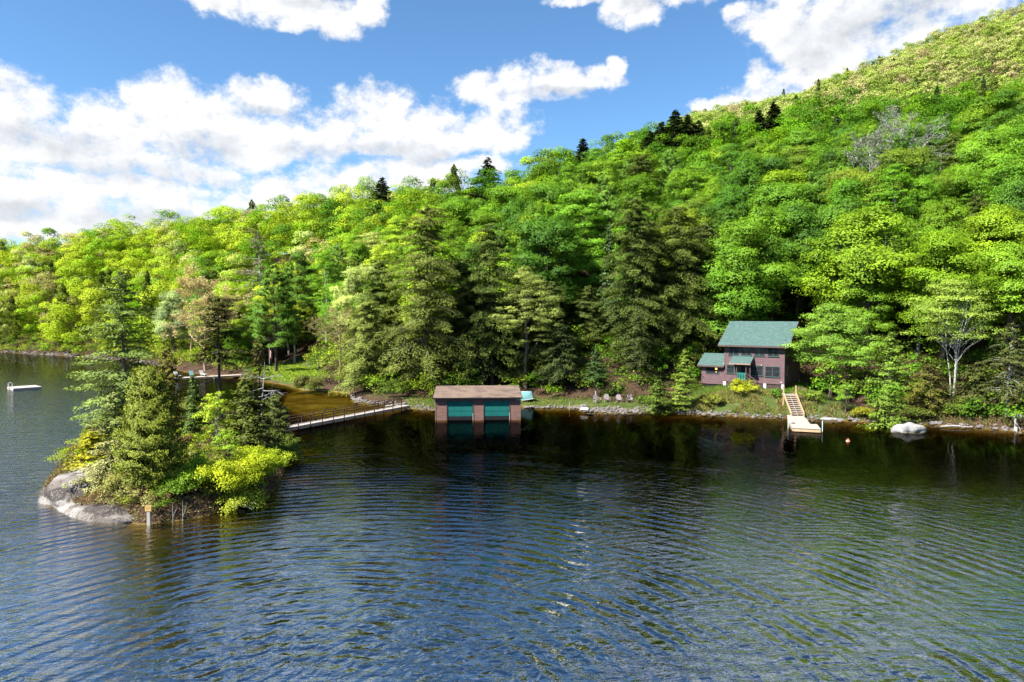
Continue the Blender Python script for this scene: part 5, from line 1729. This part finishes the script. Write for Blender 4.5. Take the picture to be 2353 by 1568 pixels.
def scatter_stones(name, line, spread, n, size, seed, label, inland=0.4):
    """one mesh of heaped shore stones along a photo polyline on the water line"""
    rng = np.random.default_rng(seed)
    base = rock_mesh(1, 1, 1, 1, 2, 0.3, -1)
    bv = np.array([v.co for v in base.vertices]); bf = np.array([tuple(f.vertices) for f in base.polygons])
    bpy.data.meshes.remove(base)
    W = np.array([at_z(x, y)[:2] for x, y in line])
    seg = np.linalg.norm(np.diff(W, axis=0), axis=1); cum = np.r_[0, np.cumsum(seg)]
    Vs, Fs, o = [], [], 0
    for k in range(n):
        t = rng.uniform(0, cum[-1])
        x = np.interp(t, cum, W[:, 0]); y = np.interp(t, cum, W[:, 1]) + rng.normal(inland, spread)
        r = size * rng.lognormal(0, 0.4)
        z = max(gz(x, y), -0.15) + r * 0.12
        a = rng.uniform(0, 6.28); c, s = math.cos(a), math.sin(a)
        v = bv * np.array([r * rng.uniform(0.8, 1.5), r * rng.uniform(0.7, 1.1), r * rng.uniform(0.5, 0.85)])
        v = np.stack([v[:, 0] * c - v[:, 1] * s, v[:, 0] * s + v[:, 1] * c, v[:, 2]], 1) + np.array([x, y, z])
        Vs.append(v); Fs.append(bf + o); o += len(v)
    me = np_mesh(name, np.concatenate(Vs), np.concatenate(Fs), M['stones'], smooth=True)
    tag(link(name, me), label, 'stones', kind='stuff')


scatter_stones('shore_stones', [(1330, 941), (1350, 947), (1400, 949), (1440, 949), (1500, 946)], 0.5, 420, 0.115, 31, 'heap of pale stones edging the water before the chairs', 0.5)
scatter_stones('shore_stones', [(1205, 938), (1330, 939)], 0.2, 150, 0.09, 32, 'low stone edging between boathouse and chairs', 0.15)
scatter_stones('shore_stones', [(1510, 947), (1640, 953), (1700, 957), (1800, 961)], 0.25, 240, 0.11, 33, 'stones along the waterline below the cabin', 0.1)
scatter_stones('shore_stones', [(1850, 964), (1960, 968), (2050, 973), (2150, 977), (2250, 984), (2353, 992)], 0.3, 220, 0.11, 34, 'dark stones along the right shore', 0.15)
scatter_stones('shore_stones', [(806, 908), (812, 921), (850, 929), (905, 931), (938, 939), (1000, 942)], 0.4, 320, 0.12, 35, 'pale stones around the footbridge landing', 0.35)
scatter_stones('shore_stones', [(0, 810), (100, 815), (210, 822), (300, 830), (380, 842)], 0.5, 200, 0.24, 36, 'dark stones along the far left shore', 0.3)


# grass, weeds and dead stalks
def grass(name, label, n, region, seed, h, cols, width=0.03):
    rng = np.random.default_rng(seed)
    x0, x1, s0, s1, ymax = region
    P = []
    while len(P) < n:
        px = rng.uniform(x0, x1, 4000); Y = rng.uniform(60, ymax, 4000)
        X = (px - CX) / FPX * Y
        s = sdist(X, Y, LAND)
        k = (s > s0) & (s < s1) & (vnoise(X / 1.3, Y / 1.3, seed) > -0.45)
        P += list(zip(X[k], Y[k]))
    P = np.array(P[:n]); Z = ground(P[:, 0], P[:, 1])
    hh = h * rng.uniform(0.5, 1.4, n) * (1 + 0.5 * vnoise(P[:, 0] / 1.1, P[:, 1] / 1.1, seed + 1))
    al = np.stack([rng.normal(0, 0.35, n), rng.normal(0, 0.35, n), np.ones(n)], 1)
    nr = np.stack([rng.normal(0, 1, n), rng.normal(0, 1, n), rng.normal(0.4, 0.3, n)], 1)
    V, F, T = leaves(rng, np.c_[P, Z + hh * 0.4], nr, hh, width * rng.uniform(0.7, 1.5, n), al)
    cl = np.array(cols)[rng.integers(0, len(cols), n)]
    me = np_mesh(name, V, F, M['forest'], T, np.repeat(cl, 4, 0))
    tag(link(name, me), label, 'grass', kind='stuff')


GR, DRY, GOLD = (0.075, 0.165, 0.018), (0.24, 0.18, 0.095), (0.15, 0.20, 0.035)
grass('bank_grass', 'weedy grass and dead stalks on the bank below the cabin', 15000, (1590, 1880, 0.4, 7.0, 92), 41, 0.42, [GR, DRY, GOLD, DRY], 0.06)
grass('terrace_grass', 'short grass around the cabin', 11000, (1590, 1900, 4.0, 16.0, 100), 42, 0.26, [GR, GR, GOLD], 0.05)
grass('shore_grass', 'short grass along the shore by the chairs and boathouse', 9000, (940, 1580, 0.7, 6.5, 100), 43, 0.2, [GR, GR, GOLD, DRY], 0.05)
grass('lawn_grass', 'bright mown lawn above the far dock', 16000, (575, 725, 0.7, 26, 145), 44, 0.22, [(0.20, 0.34, 0.03), (0.26, 0.34, 0.05)], 0.12)
grass('bank_weeds', 'weeds and dead twigs on the right bank', 4500, (1860, 2353, 0.3, 3.2, 84), 45, 0.35, [GR, DRY, (0.12, 0.07, 0.045)], 0.05)


def isle_scrub():
    """dead heath, roots and dry grass on the island rim"""
    rng = np.random.default_rng(46)
    P = []
    n = 22000
    while len(P) < n:
        X = rng.uniform(-38, -12, 6000); Y = rng.uniform(37, 75, 6000)
        s = sdist(X, Y, ISLE)
        k = (s > 0.0) & ((s < 1.6) | (rng.random(6000) < 0.25)) & ((Y < 56) | (rng.random(6000) < 0.3))
        P += list(zip(X[k], Y[k]))
    P = np.array(P[:n]); Z = ground(P[:, 0], P[:, 1]); hh = 0.26 * rng.uniform(0.4, 1.6, n)
    al = np.stack([rng.normal(0, 0.8, n), rng.normal(-0.25, 0.7, n), np.ones(n) * 0.5], 1)
    V, F, T = leaves(rng, np.c_[P, Z + hh * 0.25], rng.normal(size=(n, 3)), hh, 0.034 * rng.uniform(0.7, 1.6, n), al)
    cols = np.array([(0.20, 0.14, 0.085), (0.13, 0.08, 0.05), (0.27, 0.22, 0.15), (0.13, 0.18, 0.035)])[rng.integers(0, 4, n)]
    me = np_mesh('heath_scrub', V, F, M['forest'], T, np.repeat(cols, 4, 0))
    tag(link('heath_scrub', me), 'dry brown scrub and roots around the island rim', 'scrub', kind='stuff')


isle_scrub()

# path from the stairs to the cabin side
def build_path():
    A = np.array([at_z(1832, 910, 2.2)[:2], at_z(1842, 900, 2.25)[:2] + np.array([0.3, 0.6]), at_z(1842, 890, 2.4)[:2] + np.array([0.6, 1.2]), at_z(1846, 880, 2.6)[:2]])
    V, F = [], []
    n = 24
    tt = np.linspace(0, len(A) - 1, n)
    for k, t in enumerate(tt):
        x = np.interp(t, range(len(A)), A[:, 0]); y = np.interp(t, range(len(A)), A[:, 1])
        for sx in (-0.6, -0.2, 0.2, 0.6):
            V.append((x + sx, y, gz(x + sx, y) + 0.05))
    for k in range(n - 1):
        for j in range(3): F.append((k * 4 + j, k * 4 + j + 1, k * 4 + j + 5, k * 4 + j + 4))
    MB().add(V, F).build('path', M['path_brown'])['kind'] = 'structure'


build_path()

# black lamp pole at the cabin's right front corner
p = at_z(1794.5, 912, 2.0)
o = thing('lamp_post', 'thin black pole with a small light at the cabin\'s right front corner', 'lamp post', (p[0], p[1], gz(p[0], p[1]) - 0.1))
MB().tube([(0, 0, 0), (0, 0, 2.0)], 0.03, 8).build('pole', M['black'], o)
MB().lathe([(0.03, 0), (0.07, 0.04), (0.06, 0.14), (0.02, 0.17)], (0, 0, 2.002), 10).build('lamp_head', M['white'], o)

# float barrel and stake by the chairs
p = at_z(1344, 942, 0.35)
o = thing('float_barrel', 'white plastic barrel lying on the shore stones left of the chairs', 'barrel', (p[0], p[1], 0.32), R(-28))
b = MB().tube([(-0.5, 0, 0.1), (-0.47, 0, 0.1), (-0.2, 0, 0.1), (0.2, 0, 0.1), (0.47, 0, 0.1), (0.5, 0, 0.1)], [0.15, 0.2, 0.21, 0.21, 0.2, 0.15], 14)
b.build('barrel_body', M['white'], o, smooth=False)
MB().tube([(0.505, 0, 0.1), (0.52, 0, 0.1)], [0.13, 0.13], 12).build('end_cap', M['dark'], o)
p = at_z(1308, 941, 0.0)
o = thing('mooring_stake', 'thin leaning wooden stake at the water edge left of the barrel', 'stake', (p[0], p[1], 0), 0)
MB().tube([(0, 0, -0.5), (0.03, 0, 0.4), (0.07, 0, 0.9)], [0.05, 0.045, 0.035], 7).build('stake_shaft', M['grey_wood'], o)
MB().tube([(0.03, -0.06, 0.38), (0.035, 0.06, 0.38)], [0.02, 0.02], 6).build('mooring_ring', M['metal'], o)

# orange buoy
p = at_z(1948.5, 1015.5, 0.0)
o = thing('mooring_buoy', 'small round orange buoy floating right of the dock', 'buoy', (p[0], p[1], -0.02))
MB().lathe([(0.02, -0.15), (0.12, -0.10), (0.17, 0.0), (0.18, 0.07), (0.155, 0.17), (0.09, 0.23), (0.035, 0.25)], (0, 0, 0), 18).build('float', M['orange'], o, smooth=True)
MB().lathe([(0.182, 0.065), (0.183, 0.10), (0.176, 0.115)], (0, 0, 0), 18).build('band', M['white'], o)
MB().tube([(0.05 * math.cos(a), 0, 0.26 + 0.04 + 0.05 * math.sin(a)) for a in np.linspace(0, 6.28, 13)], 0.012, 6).build('ring', M['metal'], o)

# signpost on the island
p = at_z(342, 1193, 0.35)
o = thing('signpost', 'short grey post with a square orange sign at the island\'s front edge', 'sign', (p[0], p[1], 0))
MB().box(-0.095, 0.095, -0.05, 0.09, -0.3, 0.98).build('post', M['grey_wood'], o, 0.01)
sg = MB().box(-0.165, 0.165, -0.075, -0.053, 0.80, 1.12).build('sign_board', M['sign'], o)
lt = MB()
rr = random.Random(4)
for row_, (n, z, hh) in enumerate(((4, 1.03, 0.045), (4, 0.955, 0.045), (3, 0.885, 0.035))):
    for k in range(n):
        x = -0.115 + k * 0.062 + (0.03 if n == 3 else 0)
        lt.box(x, x + 0.012, -0.079, -0.0765, z - hh / 2, z + hh / 2)
        lt.box(x + 0.014, x + 0.038, -0.079, -0.0765, z + hh / 2 - 0.011, z + hh / 2)
        if rr.random() < 0.6: lt.box(x + 0.014, x + 0.034, -0.079, -0.0765, z - 0.005, z + 0.006)
lt.build('lettering', M['sign_ink'], sg)

# two pale bare stems at the island front
for k, (x, y, h, lab) in enumerate([(396, 1190, 1.5, 'left thin white bare stem at the island front right of the sign'), (419, 1192, 1.75, 'right thin white bare stem at the island front right of the sign')]):
    p = at_z(x, y, 0.3)
    o = thing('bare_sapling', lab, 'sapling', (p[0], p[1], gz(p[0], p[1]) - 0.1))
    MB().tube([(0, 0, 0), (0.03, 0, h * 0.5), (0.0, 0.05, h)], [0.020, 0.016, 0.008], 6).build('trunk', M['bark_white'], o)
    MB().tube([(0.03, 0, h * 0.5), (0.2, 0.0, h * 0.75), (0.28, 0.0, h * 0.95)], [0.014, 0.010, 0.004], 5).build('branch', M['bark_white'], o)

# swimming raft
def build_raft():
    c = at_z(36, 892, 0.30)
    o = thing('swim_raft', 'square grey swimming raft with a white ladder on the open lake', 'raft', (c[0], c[1] + 1.9, 0), R(48))
    h = 1.85
    dk = MB(); x = -h
    while x < h - 0.1:
        dk.box(x, x + 0.19, -h, h, 0.26, 0.30); x += 0.197
    dk.build('deck', M['grey_wood'], o)
    MB().box(-h + 0.01, h - 0.01, -h + 0.01, -h + 0.06, -0.05, 0.257).box(-h + 0.01, h - 0.01, h - 0.06, h - 0.01, -0.05, 0.257).box(-h + 0.01, -h + 0.06, -h + 0.07, h - 0.07, -0.05, 0.257).box(h - 0.06, h - 0.01, -h + 0.07, h - 0.07, -0.05, 0.257).build('side_frame', M['grey_wood'], o)
    MB().box(-1.5, -0.6, -1.5, 1.5, -0.35, 0.22).box(0.6, 1.5, -1.5, 1.5, -0.35, 0.22).build('float', M['dark'], o)
    l = MB()
    for y in (0.15, 0.65):
        l.tube([(-h - 0.12, y, -0.9), (-h - 0.12, y, 0.9), (-h - 0.02, y, 1.02), (-h + 0.28, y, 1.02), (-h + 0.38, y, 0.9), (-h + 0.38, y, 0.302)], 0.03, 8)
    for z in (-0.3, 0.0, 0.3, 0.6): l.tube([(-h - 0.12, 0.15, z), (-h - 0.12, 0.65, z)], 0.025, 6)
    l.build('ladder', M['white'], o)


build_raft()

# far dock with loungers behind the island
def build_far_dock():
    a = at_z(318, 874, 0.55); b = at_z(560, 862, 0.55)
    d = (b - a)[:2]; L = np.linalg.norm(d); rz = math.atan2(d[1], d[0])
    o = thing('far_dock', 'pale dock half hidden behind the island trees below the lawn', 'dock', (a[0], a[1], 0), rz)
    dk = MB(); x = 0.0
    while x < L:
        dk.box(x, x + 0.29, 0, 2.2 if x > 6 else 3.4, 0.50, 0.55); x += 0.3
    dk.build('deck', M['deck'], o)
    MB().box(0.02, L, 0.02, 0.10, 0.25, 0.497).build('frame', M['new_wood'], o)
    for x in (0.3, L * 0.35, L * 0.7, L - 0.5): MB().tube([(x, -0.08, -2), (x, -0.08, 0.9)], 0.07, 8).build('dock_post', M['metal'], o)
    base = np.array([a[0], a[1]])
    n = np.array([-d[1], d[0]]) / L; dd = d / L
    def loc(t, s): q = base + dd * t + n * s; return (q[0], q[1], 0.552)
    for k, (t, mt, lab) in enumerate([(4.0, 'white', 'white lounge chair, leftmost on the far dock'), (6.4, 'white', 'white lounge chair in the middle of the far dock'),
                                      (8.6, 'teal_tarp', 'pale teal lounge chair on the far dock'), (10.6, 'white', 'white lounge chair, rightmost on the far dock')]):
        c = thing('lounge_chair', lab, 'chair', loc(t, 1.4), rz + 0.4 * (k % 2), 'loungers on the far dock')
        MB().box(-0.33, 0.33, -0.6, 0.5, 0.34, 0.40).build('seat', M[mt], c)
        MB().prism([(0.5, 0.36), (0.95, 1.02), (1.0, 0.98), (0.56, 0.33)], -0.33, 0.33, 'x').build('backrest', M[mt], c)
        for sx in (-0.28, 0.28):
            for sy in (-0.5, 0.42): MB().box(sx - 0.03, sx + 0.03, sy - 0.03, sy + 0.03, 0, 0.337).build('leg', M[mt], c)


build_far_dock()

# flag on a pole at the lawn
X, Y = (618 - CX) / FPX * 128, 128
o = thing('flagpole', 'small striped flag hanging on a thin pole at the edge of the lawn', 'flag', (X, Y, gz(X, Y) - 0.1))
MB().tube([(0, 0, 0), (0, 0, 4.3)], 0.035, 8).build('pole', M['white'], o)
MB().lathe([(0.02, 0), (0.07, 0.05), (0.02, 0.12)], (0, 0, 4.302), 8).build('finial', M['white'], o)
fl = MB()
for k in range(7):
    z1 = 4.1 - k * 0.22
    (fl if k % 2 == 0 else fl)
    V = []
    for q in range(7):
        t = q / 6
        V += [(0.04 + 0.42 * t, 0.09 * math.sin(t * 7 + k * 0.2), z1 - 0.5 * t), (0.04 + 0.42 * t, 0.09 * math.sin(t * 7 + k * 0.2 + 0.2), z1 - 0.218 - 0.5 * t)]
    MB().add(V, [(2 * q, 2 * q + 1, 2 * q + 3, 2 * q + 2) for q in range(6)]).build('flag_stripe', M['red' if k % 2 == 0 else 'white_cloth'], o)

# broken stump and driftwood at the right edge
p = at_z(2334, 985, 0.25)
o = thing('broken_stump', 'splintered pale stump on the water edge at the right', 'stump', (p[0], p[1], 0.1))
MB().tube([(0, 0, -0.3), (0.03, 0, 0.4), (-0.05, 0.03, 0.95), (0.02, 0.02, 1.5), (0.05, 0.02, 1.9)], [0.2, 0.15, 0.12, 0.06, 0.01], 8).build('trunk', M['dead'], o)
MB().tube([(0, 0, 0.7), (0.25, -0.1, 0.3), (0.4, -0.15, -0.15)], [0.08, 0.06, 0.03], 7).build('branch', M['twig'], o)
for k, (x, y, L, a, lab) in enumerate([(905, 934, 2.2, 0.1, 'short grey driftwood log by the footbridge landing'), (2200, 982, 3.0, -0.15, 'bare fallen branch lying along the right shore'), (560, 1168, 1.6, -0.6, 'dead forked branch hanging into the water from the island')]):
    p = at_z(x, y, 0.12)
    o = thing('driftwood', lab, 'driftwood', (p[0], p[1] + 0.15, 0.12), a)
    MB().tube([(-L / 2, 0, 0), (-L * 0.1, 0.08, 0.1), (L / 2, -0.05, 0.02)], [0.07, 0.09, 0.03], 7).build('trunk', M['dead'], o)
    MB().tube([(0, 0.05, 0.08), (L * 0.25, 0.25, 0.25), (L * 0.42, 0.3, 0.3)], [0.04, 0.03, 0.008], 6).build('branch', M['dead'], o)
print('INDIVIDUAL TREES', len(ind), 'REST', len(rest), 'FAR', len(fp))
